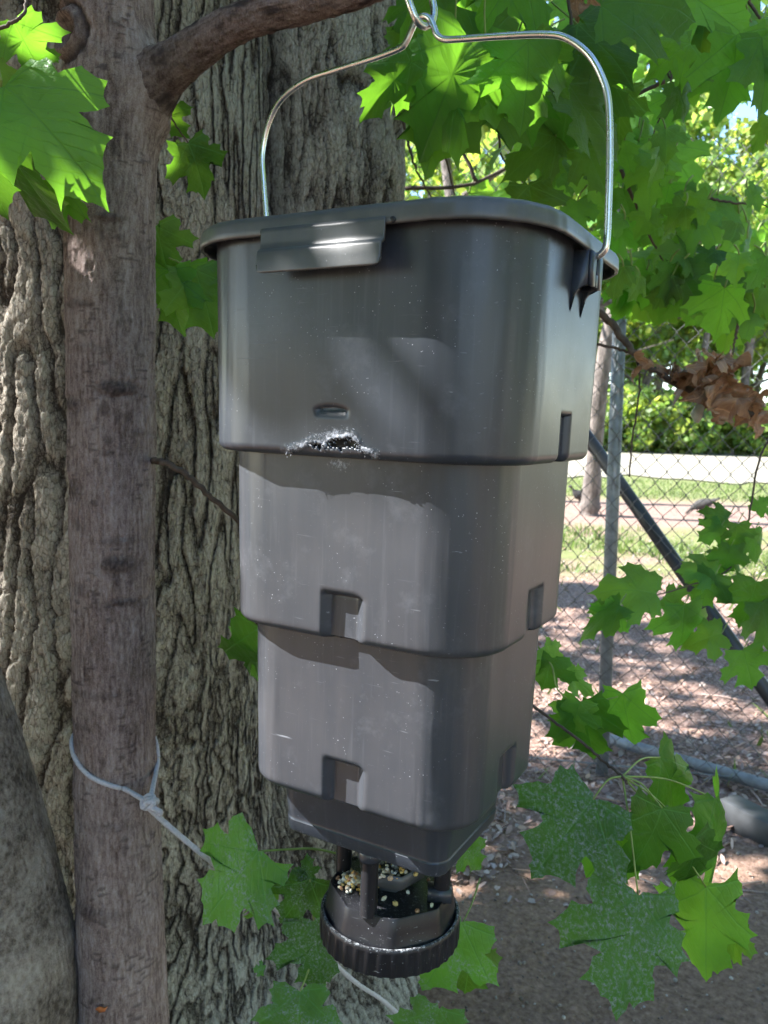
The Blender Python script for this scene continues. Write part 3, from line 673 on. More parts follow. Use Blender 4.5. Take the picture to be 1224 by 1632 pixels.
# black discs painting the dark of the round notches beside the tab
for nx_ in (tl + .0005, tr_ + .0065):
    nb_ = MB(); nb_.lathe([(0, -.0004), (.0021, -.0004), (.0026, .0002), (.0026, .003)], 14)
    V_ = np.vstack(nb_.V); nb_.V = [np.stack([V_[:, 0] + nx_, -B0 - .0014 + V_[:, 2] * .5, V_[:, 1] + .1572 - ZB], -1)]
    nb_.build('notch_shade_disc', M['plastic_black'], lid)
# ears that take the bail
ez = .1540
for sgn in (1, -1):
    e = MB(); x0 = A0 - .0175; arc = [(.0175 - .0175 * math.sin(q) * 1.0, -.030 - .034 * (1 - math.cos(q))) for q in np.linspace(0, np.pi / 2, 9)]
    poly = [(0, 0), (.0175, 0)] + arc
    for y0 in (-.019, .016):
        e.prism(poly, lambda p, tt: np.array([sgn * (x0 + p[0]), tt, ez + p[1] - ZB]), y0, y0 + .003)
    slot = .0042
    e.box((sgn * (x0 + .019), -.0105, ez - .015 - ZB), (.003, .0155, .0300)); e.box((sgn * (x0 + .019), .0115, ez - .015 - ZB), (.003, .0150, .0300))
    e.box((sgn * (x0 + .0191), .0005, ez - .0245 - ZB), (.0028, .0082, .011)); e.box((sgn * (x0 + .009), 0, ez + .0005 - ZB), (.019, .037, .002))
    e.build('ear', M['plastic'], feeder, smooth=False)
# bail of bent steel wire
bail_px = [(441, 398), (428, 380), (424, 343), (420, 290), (418, 245), (427, 200), (447, 160), (486, 129), (540, 110), (600, 91), (637, 77), (647, 67), (656, 48), (663, 33), (674, 25.5), (685, 30), (691, 42), (697, 56), (709, 62.5), (735, 62), (800, 57.5), (868, 55), (903, 61), (938, 87), (960, 125), (970, 165), (972, 240), (970, 320), (967, 385), (960, 403), (947, 410), (936, 410)]
bp3 = smooth_path([ray_local(px, py, 1, 0.0) for px, py in bail_px], 260)
bl = MB(); bl.tube(bp3, .0032, 14); bl.build('bail', M['steel'], feeder)
# legs, tray, hopper cup
for q in (246, 336, 66, 156):
    a_ = R(q) - FTH; px_, py_ = .0600 * math.cos(a_), .0600 * math.sin(a_)
    g = MB(); g.lathe([(.0, -.4440 - ZB), (.0128, -.4440 - ZB), (.0128, -.4585 - ZB), (.0118, -.4600 - ZB), (.0094, -.4602 - ZB), (.0092, -.5215 - ZB), (.0, -.5215 - ZB)], 22, (px_, py_))
    lg = g.build('leg', M['plastic_black'], feeder, sharp=40)
    k = MB(); k.lathe([(.0129, -.4440 - ZB), (.0134, -.4440 - ZB), (.0131, -.4575 - ZB), (.0120, -.4595 - ZB), (.0096, -.4596 - ZB)], 22, (px_, py_)); k.build('collar', M['plastic'], lg)
tray = MB(); a8 = np.linspace(0, 2 * np.pi, 9)[:-1] + R(22.5 + 8)
def octo(rad, z, flat): # rounded octagon ring
    out = []
    for a_ in np.linspace(0, 2 * np.pi, 96, endpoint=False):
        rel = ((a_ - a8[0] + np.pi / 8) % (np.pi / 4)) - np.pi / 8
        rel2 = np.pi / 8 - abs(rel); ro = rad * math.cos(np.pi / 8) / math.cos(rel2 if rel2 < np.pi / 8 else np.pi / 8)
        rr = ro * flat + rad * (1 - flat); rr = min(rr, rad * .988); out.append((rr * math.cos(a_), rr * math.sin(a_), z))
    return out
rings = [octo(.010, -.5205, 0), octo(.058, -.5205, .8), octo(.0660, -.5200, 1), octo(.0672, -.5180, 1), octo(.0688, -.5180, 1), octo(.0698, -.5195, 1), octo(.0720, -.5330, .95), octo(.0745, -.5470, .8), octo(.0752, -.5520, .4)]
TVv = np.array(rings).transpose(1, 0, 2).copy(); TVv[..., 2] -= ZB
wr_ = np.zeros(TVv.shape[:2]); wr_[:, :3] = .36; wr_[:, 6] = .10; wr_[:, 7] = .30; wr_[:, 3:5] = .28
tr_o = link('tray', mesh_np('tray', TVv.reshape(-1, 3), [grid_q(96, len(rings), wrap=True, flip=True)], M['plastic_black'], attrs={'wear': wr_}), feeder)
tr_o.data.set_sharp_from_angle(angle=R(35)); tr_o['label'] = 'black octagonal seed tray under the feeder'
na = 288; prof = [(.0735, -.5475), (.0752, -.5462), (.0772, -.5466), (.0783, -.5482), (.0783, -.5515), (.0776, -.5530), (.0776, -.5745), (.0770, -.5770), (.0750, -.5783), (.0, -.5785)]
rv = []; rw = []
for i in range(na):
    a_ = 2 * np.pi * i / na; rib = .0011 if (i % 8) in (0, 1, 2) else 0.0
    for j, (r_, z_) in enumerate(prof):
        rr = r_ + (rib if j in (5, 6, 7) else 0); rv.append((rr * math.cos(a_), rr * math.sin(a_), z_ - ZB)); rw.append([.50, .56, .50, .34, .18, .08, .04, .05, 0, 0][j])
rim = link('screw_rim', mesh_np('screw_rim', np.array(rv), [grid_q(na, len(prof), wrap=True, flip=True)], M['plastic_black'], attrs={'wear': np.array(rw)}), tr_o); rim.data.set_sharp_from_angle(angle=R(38))
cup = MB(); hexr = lambda r_, z_: [(r_ * math.cos(a_), r_ * math.sin(a_), z_ - ZB) for a_ in np.linspace(0, 2 * np.pi, 7)[:-1] + R(15)]
rg = [hexr(.018, -.520), hexr(.020, -.5075), hexr(.037, -.5060), hexr(.0375, -.4910), hexr(.0355, -.4905), hexr(.0350, -.4960), hexr(.004, -.4965)]
cup.add(np.array(rg).transpose(1, 0, 2).reshape(-1, 3), grid_q(6, len(rg), wrap=True, flip=True)); cup.build('hopper_cup', M['plastic_lid'], tr_o, smooth=False)
sp_ = MB(); sp_.lathe([(.026, -.444 - ZB), (.026, -.478 - ZB), (.024, -.478 - ZB), (.024, -.444 - ZB)], 40); sp_.build('spout', M['plastic'], feeder)
lb = ray_local(700, 1432, 2, -.5200 - ZB); blk = MB(); blk.box((lb[0], lb[1], -.513 - ZB), (.026, .018, .0135), M=np.array([[.9, -.43, 0], [.43, .9, 0], [0, 0, 1]])); blk.build('tray_block', M['plastic'], tr_o, smooth=False)
# seeds
import bmesh
bm = bmesh.new(); bmesh.ops.create_icosphere(bm, subdivisions=1, radius=1.0); IV = np.array([v.co[:] for v in bm.verts]); IF = np.array([[v.index for v in f.verts] for f in bm.faces]); bm.free()
def rotm(rng): 
    q = rng.normal(size=4); q /= np.linalg.norm(q); w, x, y, z = q
    return np.array([[1 - 2 * (y * y + z * z), 2 * (x * y - z * w), 2 * (x * z + y * w)], [2 * (x * y + z * w), 1 - 2 * (x * x + z * z), 2 * (y * z - x * w)], [2 * (x * z - y * w), 2 * (y * z + x * w), 1 - 2 * (x * x + y * y)]])
sd = MB(); seedc = [(.70, .62, .42), (.62, .56, .44), (.60, .34, .08), (.66, .46, .16), (.70, .66, .54), (.38, .20, .10), (.55, .40, .25)]
pile = ray_local(556, 1408, 2, -.5190 - ZB)
def seed(x, y, z):
    Vs = (IV * (np.array([.0036, .0027, .0021]) * RNG.uniform(.7, 1.25))) @ rotm(RNG).T + np.array([x, y, z]); sd.add(Vs, IF, col=seedc[RNG.integers(len(seedc))])
for i in range(170):
    r_ = abs(RNG.normal()) * .013; a_ = RNG.uniform(0, 2 * np.pi); x, y = pile[0] + .004 + r_ * math.cos(a_), pile[1] + r_ * math.sin(a_) + .004
    if math.hypot(x, y) > .061: continue
    seed(x, y, -.5180 - ZB + max(0, .011 - r_ * .8) * RNG.uniform(.1, 1))
for i in range(150):
    r_ = .034 * math.sqrt(RNG.uniform()); a_ = RNG.uniform(0, 2 * np.pi); seed(r_ * math.cos(a_), r_ * math.sin(a_), -.4945 - ZB + RNG.uniform(0, .012) * (1 - r_ / .045))
for px, py in [(650, 1422), (665, 1452), (688, 1443), (683, 1402), (694, 1402), (606, 1409), (640, 1415), (630, 1440), (705, 1405), (612, 1432)]:
    p = ray_local(px, py, 2, -.5190 - ZB); seed(p[0], p[1], p[2])
seeds = sd.build('seeds', M['tinted'], tr_o, tint=True); tag(seeds, kind='stuff')

# hook that carries the bail
hk = MB(); hd = .845
hp = [at(650, -3, hd - .012), at(656, 14, hd - .012), at(664, 32, hd - .010), at(676, 42, hd - .002), at(688, 36, hd + .008), at(692, 18, hd + .012), at(688, -5, hd + .014), at(682, -40, hd + .012), at(674, -85, hd + .015), at(672, -125, hd + .03), at(676, -150, hd + .05), at(684, -130, hd + .075)]
hk.tube(smooth_path(hp, 110), .0036, 12); tag(hk.build('steel_hook', M['steel'], None, origin=hp[3]), 'bent steel wire hook holding up the bail at the top', 'hook')

# ------------------------------------------------------------------ cord round the young maple
cd = MB(); kn = at(235, 1278, SD - .075); lo = []
def sap_axis(z):
    P = np.array(sap_path); i = np.interp(z, P[:, 2], np.arange(len(P))); k = int(min(i, len(P) - 2)); return P[k] + (P[k + 1] - P[k]) * (i - k)
zk = kn[2]
left_pt = at(120, 1205, SD); right_pt = at(252, 1195, SD)
cxy = sap_axis(zk + .04); rad = .0558
for q in np.linspace(0, 1, 40):
    ang = R(-52) - q * R(305)            # starts at the knot, runs round the front to the left, behind and back on the right
    z_ = zk + np.interp(q, [0, .18, .36, .5, .75, .93, 1], [.0, .022, .052, .062, .066, .030, .004])
    lo.append([cxy[0] + rad * math.cos(ang), cxy[1] + rad * math.sin(ang), z_])
lo[0] = kn; lo[-1] = kn + np.array([.004, 0, .004])
cd.tube(smooth_path(lo, 120), .0033 + .0003 * np.sin(np.linspace(0, 330, 120)), 8)
kc = kn
kp = [kc + .0072 * np.array([math.cos(a_ * 2.9) * (1 + .2 * math.sin(a_)), math.sin(a_ * 2.3) * .9, math.sin(a_ * 2.9 + .5) * .9]) + np.array([.0005 * a_, 0, -.0006 * a_]) for a_ in np.linspace(0, 7.5, 90)]
cd.tube(kp, .0036, 8)
cd.tube(smooth_path([kc + [.004, -.004, -.004], kc + [.012, -.008, -.006], kc + [.018, -.006, -.010], kc + [.017, -.004, -.014]], 14), .0037, 8)
run = [kc, at(250, 1300, SD - .07), at(350, 1384, 1.02), at(430, 1441, 1.08), at(560, 1560, 1.20), at(632, 1614, 1.28)]
e_ = on_ground(760, 1745, .01); run.append(e_)
P_ = smooth_path(run, 160); tw = np.linspace(0, 260, 160)
cd.tube(P_, 0.0036 + .0003 * np.sin(tw), 8)
tag(cd.build('cord', M['cord'], None, origin=kn), 'pale grey cord knotted round the young maple and stretched down to the right', 'cord')

# ------------------------------------------------------------------ maple leaves
HALF = [(0.0, 0.0), (.05, -.045), (.12, -.075), (.24, -.105), (.40, -.150), (.395, -.055), (.475, -.020), (.45, .055), (.42, .115), (.405, .165), (.49, .185), (.600, .205), (.610, .290), (.730, .420), (.600, .435), (.560, .560), (.450, .510), (.35, .490), (.270, .490), (.275, .570), (.300, .650), (.370, .760), (.250, .765), (.175, .830), (.105, .86), (.06, .93), (0.0, 1.0)]
def leaf_mesh(name, seed, mat_, simple_=False, curl=1.0, dead=False):
    rng = np.random.default_rng(seed); half = np.array(HALF)
    if simple_: half = half[[0, 3, 4, 6, 9, 11, 13, 15, 18, 21, 23, 26]]
    def dens(h):
        if simple_: return h
        out = [h[0]]
        for p, q in zip(h[:-1], h[1:]):
            L = np.hypot(*(q - p)); mid = (p + q) / 2; c = np.array([0, .33]); out.append(mid + (c - mid) * min(.06, L * .16)); out.append(q)
        return np.array(out)
    def side(h): 
        h = h.copy(); h[1:-1] += rng.normal(size=h[1:-1].shape) * .020; h[:, 0] *= rng.uniform(.86, 1.1); return dens(h)
    r_ = side(half); l_ = side(half); l_[:, 0] *= -1
    out = np.vstack([r_, l_[-2:0:-1]]); n = len(out); c = np.array([0, .30])
    rings = [out] + [c + (out - c) * f for f in ((.72, .42) if not simple_ else (.5,))]
    if not simple_:
        for k in range(1, len(rings)):      # inner rings follow the outline more smoothly
            rk = rings[k]; rings[k] = (np.roll(rk, 1, 0) + rk * 2 + np.roll(rk, -1, 0)) / 4
    P2 = np.vstack(rings + [c[None]]); i = np.arange(n); polys = []
    for k in range(len(rings) - 1): polys.append(np.stack([k * n + i, k * n + (i + 1) % n, (k + 1) * n + (i + 1) % n, (k + 1) * n + i], -1))
    kk = (len(rings) - 1) * n; tri = np.stack([kk + i, kk + (i + 1) % n, np.full(n, len(P2) - 1)], -1)
    x, y = P2[:, 0], P2[:, 1]
    fold = rng.uniform(.05, .32) * curl; droop = rng.uniform(.10, .38) * curl; ph = rng.uniform(0, 6, 6); tw = rng.uniform(-.25, .25) * curl
    z = fold * np.abs(x) ** 1.2 - droop * np.maximum(y, 0) ** 2 - rng.uniform(.1, .5) * curl * x * x + tw * x * y
    ang = np.arctan2(x, y); z = z + .035 * curl * np.sin(ang * 5 + ph[0]) * np.hypot(x, y) + .018 * np.sin(x * 11 + ph[1]) * np.cos(y * 9 + ph[2])
    X, Y = x.copy(), y.copy()
    if dead:
        k = rng.uniform(1.6, 3.2); X = np.sin(x * k) / k * .9; z = z + (1 - np.cos(x * k)) / k + .10 * np.sin(y * 9 + ph[3]) + .07 * np.sin(x * 13 + ph[4]); Y = y * .8 + .08 * np.sin(x * 9 + ph[5])
    return mesh_np(name, np.stack([X, Y, z], -1), polys + [tri], mat_, True, uv=np.stack([x + 1, y + 1], -1))
LV = {}
for key, cnt, kw in (('leaf', 12, dict(curl=1.6)), ('leaf_light', 8, dict(curl=1.6)), ('leaf_dusty', 3, dict(curl=.6)), ('leaf_speck', 4, {}), ('leaf_dead', 5, dict(dead=True, curl=1.4))):
    LV[key] = [leaf_mesh(key, 100 + 13 * k + len(key), M[key], **kw) for k in range(cnt)]
def add_leaf(parent, base, tip, normal, key='leaf', k=None, wide=1.0):
    base = np.asarray(base); y = np.asarray(tip) - base; L = np.linalg.norm(y); y = y / L
    n = np.asarray(normal, float); n = n - y * (n @ y); n /= np.linalg.norm(n) + 1e-9; x = np.cross(y, n)
    me = LV[key][RNG.integers(len(LV[key])) if k is None else k % len(LV[key])]
    o = bpy.data.objects.new('leaf', me); COL.objects.link(o); o.parent = parent
    pl = np.array(parent.location); Mx = np.eye(4); Mx[:3, 0] = x * L * wide; Mx[:3, 1] = y * L; Mx[:3, 2] = n * L; Mx[:3, 3] = base - pl
    o.matrix_basis = Matrix(Mx.tolist()); return o
def px_leaf(parent, b, tpx, depth, key='leaf', dd=0.0, nx=0.0, nz=.35, ny=-1.0, k=None, wide=1.0):
    """base and tip given where the photograph shows them; dd: how much farther the tip is than the base"""
    return add_leaf(parent, at(*b, depth), at(*tpx, depth + dd), (nx, ny, nz), key, k, wide)
def petiole(parent, pts, r=.0013, m_='twig_green'):
    g = MB(); P = smooth_path(pts, 14); g.tube(P, np.linspace(r, r * .8, 14), 6); return g.build('petiole', M[m_], parent, origin=np.array(parent.location))
def twig(parent, pts, r0, r1, name='twig', m_='twig', n=40):
    g = MB(); P = smooth_path(pts, n); w = RNG.normal(size=(n, 3)) * r0 * .25; w[0] = w[-1] = 0; g.tube(P + w, np.linspace(r0, r1, n), 7)
    return g.build(name, M[m_], parent, origin=np.array(parent.location))

# upper left spray
br = empty('maple_spray', at(-60, 60, .88))
twig(br, [at(-60, 60, .88), at(-10, 50, .87), at(20, 35, .86), at(36, 24, .86), at(42, 0, .87), at(44, -40, .88)], .0022, .0014)
petiole(br, [at(-10, 50, .87), at(-6, 90, .86), at(2, 128, .85)])
px_leaf(br, (8, 140), (154, 246), .85, 'leaf', -.03, nx=.25, nz=.55, k=1, wide=.9)
px_leaf(br, (22, 34), (64, 128), .88, 'leaf', .02, nx=-.3, nz=.5, k=2)
px_leaf(br, (-30, 95), (40, 128), .91, 'leaf_light', .02, nx=-.6, nz=.5, k=0)
px_leaf(br, (8, 208), (52, 375), .90, 'leaf_light', .01, nx=-.7, nz=.3, k=1)
px_leaf(br, (104, 292), (72, 368), .93, 'leaf', .01, nx=.5, nz=.4, k=3)
px_leaf(br, (-45, 200), (-10, 345), .87, 'leaf', .01, nx=-.1, nz=.5, k=4)
px_leaf(br, (60, 70), (92, 132), .92, 'leaf_light', .02, nx=-.7, nz=.4, k=2)
petiole(br, [at(36, 24, .86), at(30, 28, .87), at(22, 34, .88)]); petiole(br, [at(2, 128, .86), at(0, 170, .89), at(8, 208, .90)])
tag(br, 'large backlit maple leaves hanging in from the upper left corner', 'maple spray')
# leaves beside the young maple
br = empty('maple_spray', at(238, 150, 1.16))
twig(br, [at(238, 150, 1.16), at(252, 160, 1.17), at(300, 228, 1.19)], .0016, .001)
px_leaf(br, (256, 166), (292, 228), 1.17, 'leaf_light', .02, nx=-.5, nz=.4, k=3); px_leaf(br, (300, 228), (338, 312), 1.19, 'leaf', .02, nx=.2, nz=.5, k=5)
px_leaf(br, (292, 232), (288, 275), 1.20, 'leaf_light', .02, nx=-.6, nz=.3, k=1)
tag(br, 'pair of small maple leaves just under the limb of the young maple', 'maple spray')
br = empty('maple_spray', at(236, 395, 1.17))
twig(br, [at(236, 395, 1.17), at(262, 408, 1.17), at(290, 420, 1.17), at(312, 432, 1.17)], .0015, .001, m_='twig_green')
px_leaf(br, (248, 360), (272, 442), 1.15, 'leaf', .02, nx=.2, nz=.5, k=0); px_leaf(br, (268, 430), (268, 538), 1.15, 'leaf', .01, nx=-.2, nz=.5, k=3)
px_leaf(br, (312, 430), (345, 540), 1.16, 'leaf', .01, nx=.3, nz=.45, k=6); px_leaf(br, (290, 424), (300, 520), 1.18, 'leaf', .03, nx=.0, nz=.5, k=2)
tag(br, 'cluster of maple leaves between the young maple and the feeder lid', 'maple spray')
# leaf behind the middle of the feeder and the bare twig above it
br = empty('maple_spray', at(430, 1000, 1.10))
twig(br, [at(430, 1000, 1.10), at(415, 1003, 1.08), at(408, 1008, 1.06)], .0013, .001, m_='twig_green')
px_leaf(br, (414, 1000), (392, 1152), 1.05, 'leaf', .02, nx=-.2, nz=.5, k=1, wide=.7); px_leaf(br, (408, 1020), (372, 1070), 1.08, 'leaf', .02, nx=-.3, nz=.5, k=4)
tag(br, 'single ragged maple leaf peeping out left of the middle tier', 'maple spray')
br = empty('bare_twig', at(247, 735, 1.04))
twig(br, [at(240, 733, 1.06), at(262, 737, 1.03), at(290, 752, 1.02), at(330, 785, 1.03), at(385, 836, 1.04), at(430, 872, 1.06)], .0044, .0034)
tag(br, 'bare reddish twig arching from the young maple towards the feeder', 'twig')
# sprays round the tray
br = empty('maple_spray', at(545, 1350, .98))
petiole(br, [at(545, 1362, .98), at(500, 1353, .97), at(455, 1354, .95), at(412, 1357, .93)], .0016)
petiole(br, [at(545, 1395, .97), at(522, 1412, .95), at(494, 1402, .93)], .0012)
px_leaf(br, (412, 1357), (312, 1478), .93, 'leaf_speck', -.02, nx=-.35, nz=.5, k=0); px_leaf(br, (494, 1402), (446, 1488), .93, 'leaf_speck', -.01, nx=.3, nz=.45, k=1, wide=.85)
px_leaf(br, (488, 1400), (490, 1362), .93, 'leaf_speck', .0, nx=.2, nz=.4, k=2, wide=.8)
px_leaf(br, (500, 1468), (516, 1594), .94, 'leaf_dusty', .0, nx=.25, nz=.7, k=0, wide=.75); px_leaf(br, (415, 1410), (420, 1500), 1.02, 'leaf_light', .02, nx=.8, nz=.3, k=1, wide=.4)
petiole(br, [at(494, 1402, .93), at(498, 1440, .94), at(500, 1468, .94)])
tag(br, 'flour dusted maple leaves hanging left of the seed tray', 'maple spray')
br = empty('maple_spray', at(490, 1550, .92))
petiole(br, [at(492, 1545, .92), at(486, 1562, .91), at(478, 1580, .90)])
px_leaf(br, (478, 1580), (470, 1705), .90, 'leaf_speck', -.04, nx=.0, nz=.7, k=3); px_leaf(br, (420, 1548), (402, 1544), .92, 'leaf_speck', .0, k=0)
tag(br, 'speckled maple leaf cut by the bottom edge left of the tray', 'maple spray')
br = empty('maple_spray', at(760, 1440, 1.02))
petiole(br, [at(765, 1400, 1.05), at(752, 1440, 1.0), at(738, 1470, .97)])
px_leaf(br, (735, 1470), (672, 1600), .95, 'leaf_speck', -.02, nx=.1, nz=.6, k=1); px_leaf(br, (745, 1500), (750, 1600), 1.0, 'leaf_light', .0, nx=.3, nz=.5, k=2, wide=.7)
px_leaf(br, (700, 1608), (668, 1712), .94, 'leaf_speck', -.02, nx=.0, nz=.7, k=2); px_leaf(br, (738, 1345), (778, 1392), 1.05, 'leaf_speck', .0, nx=.1, nz=.7, k=3, wide=.8)
tag(br, 'maple leaves hanging behind the right side of the seed tray', 'maple spray')
# lower right spray
br = empty('maple_spray', at(855, 1125, 1.02))
twig(br, [at(835, 1115, 1.04), at(870, 1140, 1.02), at(920, 1178, .98), at(965, 1215, .94), at(990, 1236, .91), at(1000, 1250, .90)], .0022, .0016)
J = (992, 1237)
for e, dpt in (((945, 1274), .88), ((1055, 1288), .90), ((1017, 1427), .86), ((1105, 1338), .93), ((1126, 1415), .95), ((1138, 1272), .97), ((1052, 1207), 1.0)):
    petiole(br, [at(*J, .91), at((J[0] + e[0]) / 2, (J[1] + e[1]) / 2 - 12, (dpt + .91) / 2), at(*e, dpt)])
px_leaf(br, (945, 1274), (846, 1402), .88, 'leaf_dusty', -.03, nx=-.1, nz=.75, k=1, wide=1.05)
px_leaf(br, (1055, 1288), (1018, 1418), .90, 'leaf', -.02, nx=.15, nz=.6, k=5, wide=.95)
px_leaf(br, (1017, 1427), (986, 1636), .86, 'leaf_dusty', -.04, nx=.0, nz=.6, k=0, wide=.82)
px_leaf(br, (1105, 1338), (1122, 1432), .93, 'leaf', .0, nx=.3, nz=.5, k=1, wide=.8); px_leaf(br, (1126, 1412), (1122, 1594), .95, 'leaf_light', .0, nx=-.5, nz=.2, k=0, wide=.62)
px_leaf(br, (1138, 1272), (1182, 1478), .97, 'leaf', .0, nx=.8, nz=.35, k=2, wide=.5); px_leaf(br, (1052, 1207), (1128, 1330), 1.0, 'leaf', .0, nx=.4, nz=.7, k=3, wide=.6)
px_leaf(br, (1175, 1475), (1165, 1545), .98, 'leaf_light', .0, nx=-.7, nz=.2, k=2, wide=.6); px_leaf(br, (985, 1330), (930, 1408), .93, 'leaf', .02, nx=-.1, nz=.7, k=6, wide=.9)
tag(br, 'big drooping maple leaves dusted white at the lower right', 'maple spray')
# small spray beside the lowest tier
br = empty('maple_spray', at(845, 1050, 1.16))
twig(br, [at(845, 1040, 1.16), at(878, 1058, 1.14), at(890, 1100, 1.12), at(930, 1122, 1.12), at(985, 1110, 1.12)], .0014, .001, m_='twig_green')
px_leaf(br, (880, 1048), (862, 1106), 1.14, 'leaf', .0, nx=-.2, nz=.5, k=0); px_leaf(br, (868, 1030), (904, 1062), 1.15, 'leaf_light', .0, nx=.2, nz=.7, k=0); px_leaf(br, (928, 1120), (950, 1232), 1.12, 'leaf', .0, nx=-.3, nz=.4, k=4, wide=.75)
px_leaf(br, (925, 1118), (905, 1180), 1.11, 'leaf_light', .0, nx=-.3, nz=.6, k=3); px_leaf(br, (992, 1104), (1010, 1218), 1.12, 'leaf', .0, nx=-.4, nz=.3, k=1, wide=.6); px_leaf(br, (930, 1150), (884, 1200), 1.16, 'leaf', .0, nx=.3, nz=.5, k=5)
px_leaf(br, (900, 1070), (955, 1112), 1.15, 'leaf', .0, nx=.3, nz=.6, k=6, wide=.6)
tag(br, 'small maple spray hanging beside the lowest tier of the feeder', 'maple spray')
# spray before the fence
br = empty('maple_spray', at(1260, 800, 1.62))
twig(br, [at(1270, 640, 1.65), at(1215, 720, 1.62), at(1198, 800, 1.60), at(1180, 880, 1.58), at(1150, 915, 1.56), at(1075, 940, 1.52), at(1045, 948, 1.5)], .0024, .0012)
for b_, t_, d_, key, kw in [((1046, 946), (955, 922), 1.50, 'leaf_light', dict(nx=-.1, nz=.9)), ((988, 965), (912, 1008), 1.46, 'leaf', dict(nx=-.5, nz=.9, wide=.6)), ((985, 968), (950, 1012), 1.47, 'leaf', dict(nx=.3, nz=.3)), ((1090, 965), (1096, 1048), 1.50, 'leaf', dict(nx=.2, nz=.3)),
        ((1140, 916), (1108, 972), 1.54, 'leaf', dict(nx=-.1, nz=.6)), ((1142, 910), (1080, 905), 1.55, 'leaf_light', dict(nx=-.1, nz=.8)), ((1206, 926), (1190, 1012), 1.52, 'leaf', dict(nx=.0, nz=.6)), ((1150, 838), (1112, 862), 1.58, 'leaf', dict(nx=.0, nz=.6)), ((1160, 826), (1120, 806), 1.60, 'leaf', dict(nx=.0, nz=.9)),
        ((1200, 850), (1216, 900), 1.58, 'leaf', dict(nx=.2, nz=.6)), ((1205, 815), (1226, 790), 1.60, 'leaf', dict(nx=.2, nz=.8)), ((1184, 1036), (1204, 1104), 1.50, 'leaf', dict(nx=-.1, nz=.4)), ((1150, 1010), (1088, 1022), 1.50, 'leaf_light', dict(nx=-.1, nz=.9)), ((1060, 950), (1100, 985), 1.53, 'leaf_light', dict(nx=.2, nz=.7)),
        ((1175, 895), (1130, 872), 1.60, 'leaf_light', dict(nx=.2, nz=.8)), ((1165, 870), (1155, 925), 1.56, 'leaf', dict(nx=.1, nz=.6)), ((1215, 960), (1232, 1040), 1.52, 'leaf', dict(nx=.1, nz=.6)), ((1175, 835), (1175, 880), 1.57, 'leaf_light', dict(nx=.1, nz=.6))]:
    px_leaf(br, b_, t_, d_, key, .0, **kw)
    petiole(br, [at(b_[0] + 10, b_[1] - 18, d_ + .03), at(*b_, d_)], .0012)
tag(br, 'green maple spray hanging in front of the black pipe and fence', 'maple spray')

# upper right: several leafy boughs at different depths
def leafy_bough(name_label, boundary, n, depth, size, keys, twigs, seed, gap=None, litdir=True):
    rng = np.random.default_rng(seed); br = empty('maple_bough', at(*twigs[0][0])); 
    for tw in twigs: twig(br, [at(*p) for p in tw], .0034 * depth[0] / 1.2, .0014, n=30)
    k = 0; tries = 0
    while k < n and tries < n * 30:
        tries += 1; x = rng.uniform(boundary[0], boundary[2]); y = rng.uniform(boundary[1], boundary[3])
        if gap is not None and gap(x, y, rng): continue
        dpt = rng.uniform(*depth); L = rng.uniform(*size) / 1285 * FPX; ang = rng.normal(0, .75); ln = L / FPX * dpt * 1.0
        b_ = at(x, y, dpt); t_dir = np.array([math.sin(ang), rng.normal(0, .35), -math.cos(ang) * .9]); t_dir /= np.linalg.norm(t_dir)
        nrm = np.array([rng.normal(0, .45), -1 + rng.normal(0, .3), rng.uniform(.1, 1.1)])
        key = keys[rng.integers(len(keys))]
        add_leaf(br, b_, b_ + t_dir * ln, nrm, key, int(rng.integers(20)), rng.uniform(.8, 1.05))
        g = MB(); up = np.array([rng.normal(0, .4), rng.normal(0, .3), 1.0]); up /= np.linalg.norm(up); P = smooth_path([b_ + up * ln * .5 + t_dir * .01, b_ + up * ln * .22, b_], 7)
        g.tube(P, .0011 * dpt, 5); g.build('petiole', M['twig_green'], br, origin=np.array(br.location)); k += 1
    tag(br, name_label, 'maple bough'); return br
def gapA(x, y, rng):
    if 640 < x < 810 and 125 < y < 330 and rng.uniform() < .9: return True
    if x < 640 + 0.05 * (300 - y): return True
    if 1085 < x and 100 < y < 330: return True
    if 640 < x < 760 and 175 < y < 330 and rng.uniform() < .7: return True
    return False
b1 = leafy_bough('near bough of large dark maple leaves hanging behind the wire bail', (655, -60, 1110, 150), 12, (1.15, 1.45), (125, 165), ['leaf'], [[(690, -60, 1.4), (735, 60, 1.35), (745, 200, 1.35)], [(900, -50, 1.4), (912, 60, 1.38), (918, 210, 1.36)], [(1020, -40, 1.4), (1018, 20, 1.4), (1050, 90, 1.36), (1068, 125, 1.35)]], 3, gapA)
for b_, t_, d_, key, kw in [((745, 58), (672, 245), 1.16, 'leaf', dict(nx=.25, nz=.5)), ((842, 66), (842, 215), 1.14, 'leaf', dict(nx=.15, nz=.45)), ((850, 68), (905, 165), 1.17, 'leaf_light', dict(nx=-.7, nz=.2, wide=.7)), ((655, 98), (566, 190), 1.12, 'leaf', dict(nx=.5, nz=.5, wide=.6)), ((650, 104), (608, 180), 1.14, 'leaf_light', dict(nx=-.5, nz=.3, wide=.6)),
        ((1175, 55), (1168, 195), 1.25, 'leaf', dict(nx=.1, nz=.5)), ((1100, 70), (1020, 110), 1.3, 'leaf', dict(nx=.1, nz=.6)), ((1215, 60), (1235, 190), 1.25, 'leaf', dict(nx=.1, nz=.6)), ((1075, 130), (1105, 190), 1.32, 'leaf', dict(nx=.1, nz=.5)), ((1225, 190), (1195, 245), 1.2, 'leaf_light', dict(nx=-.3, nz=.5, wide=.7))]:
    px_leaf(b1, b_, t_, d_, key, .02, **kw)
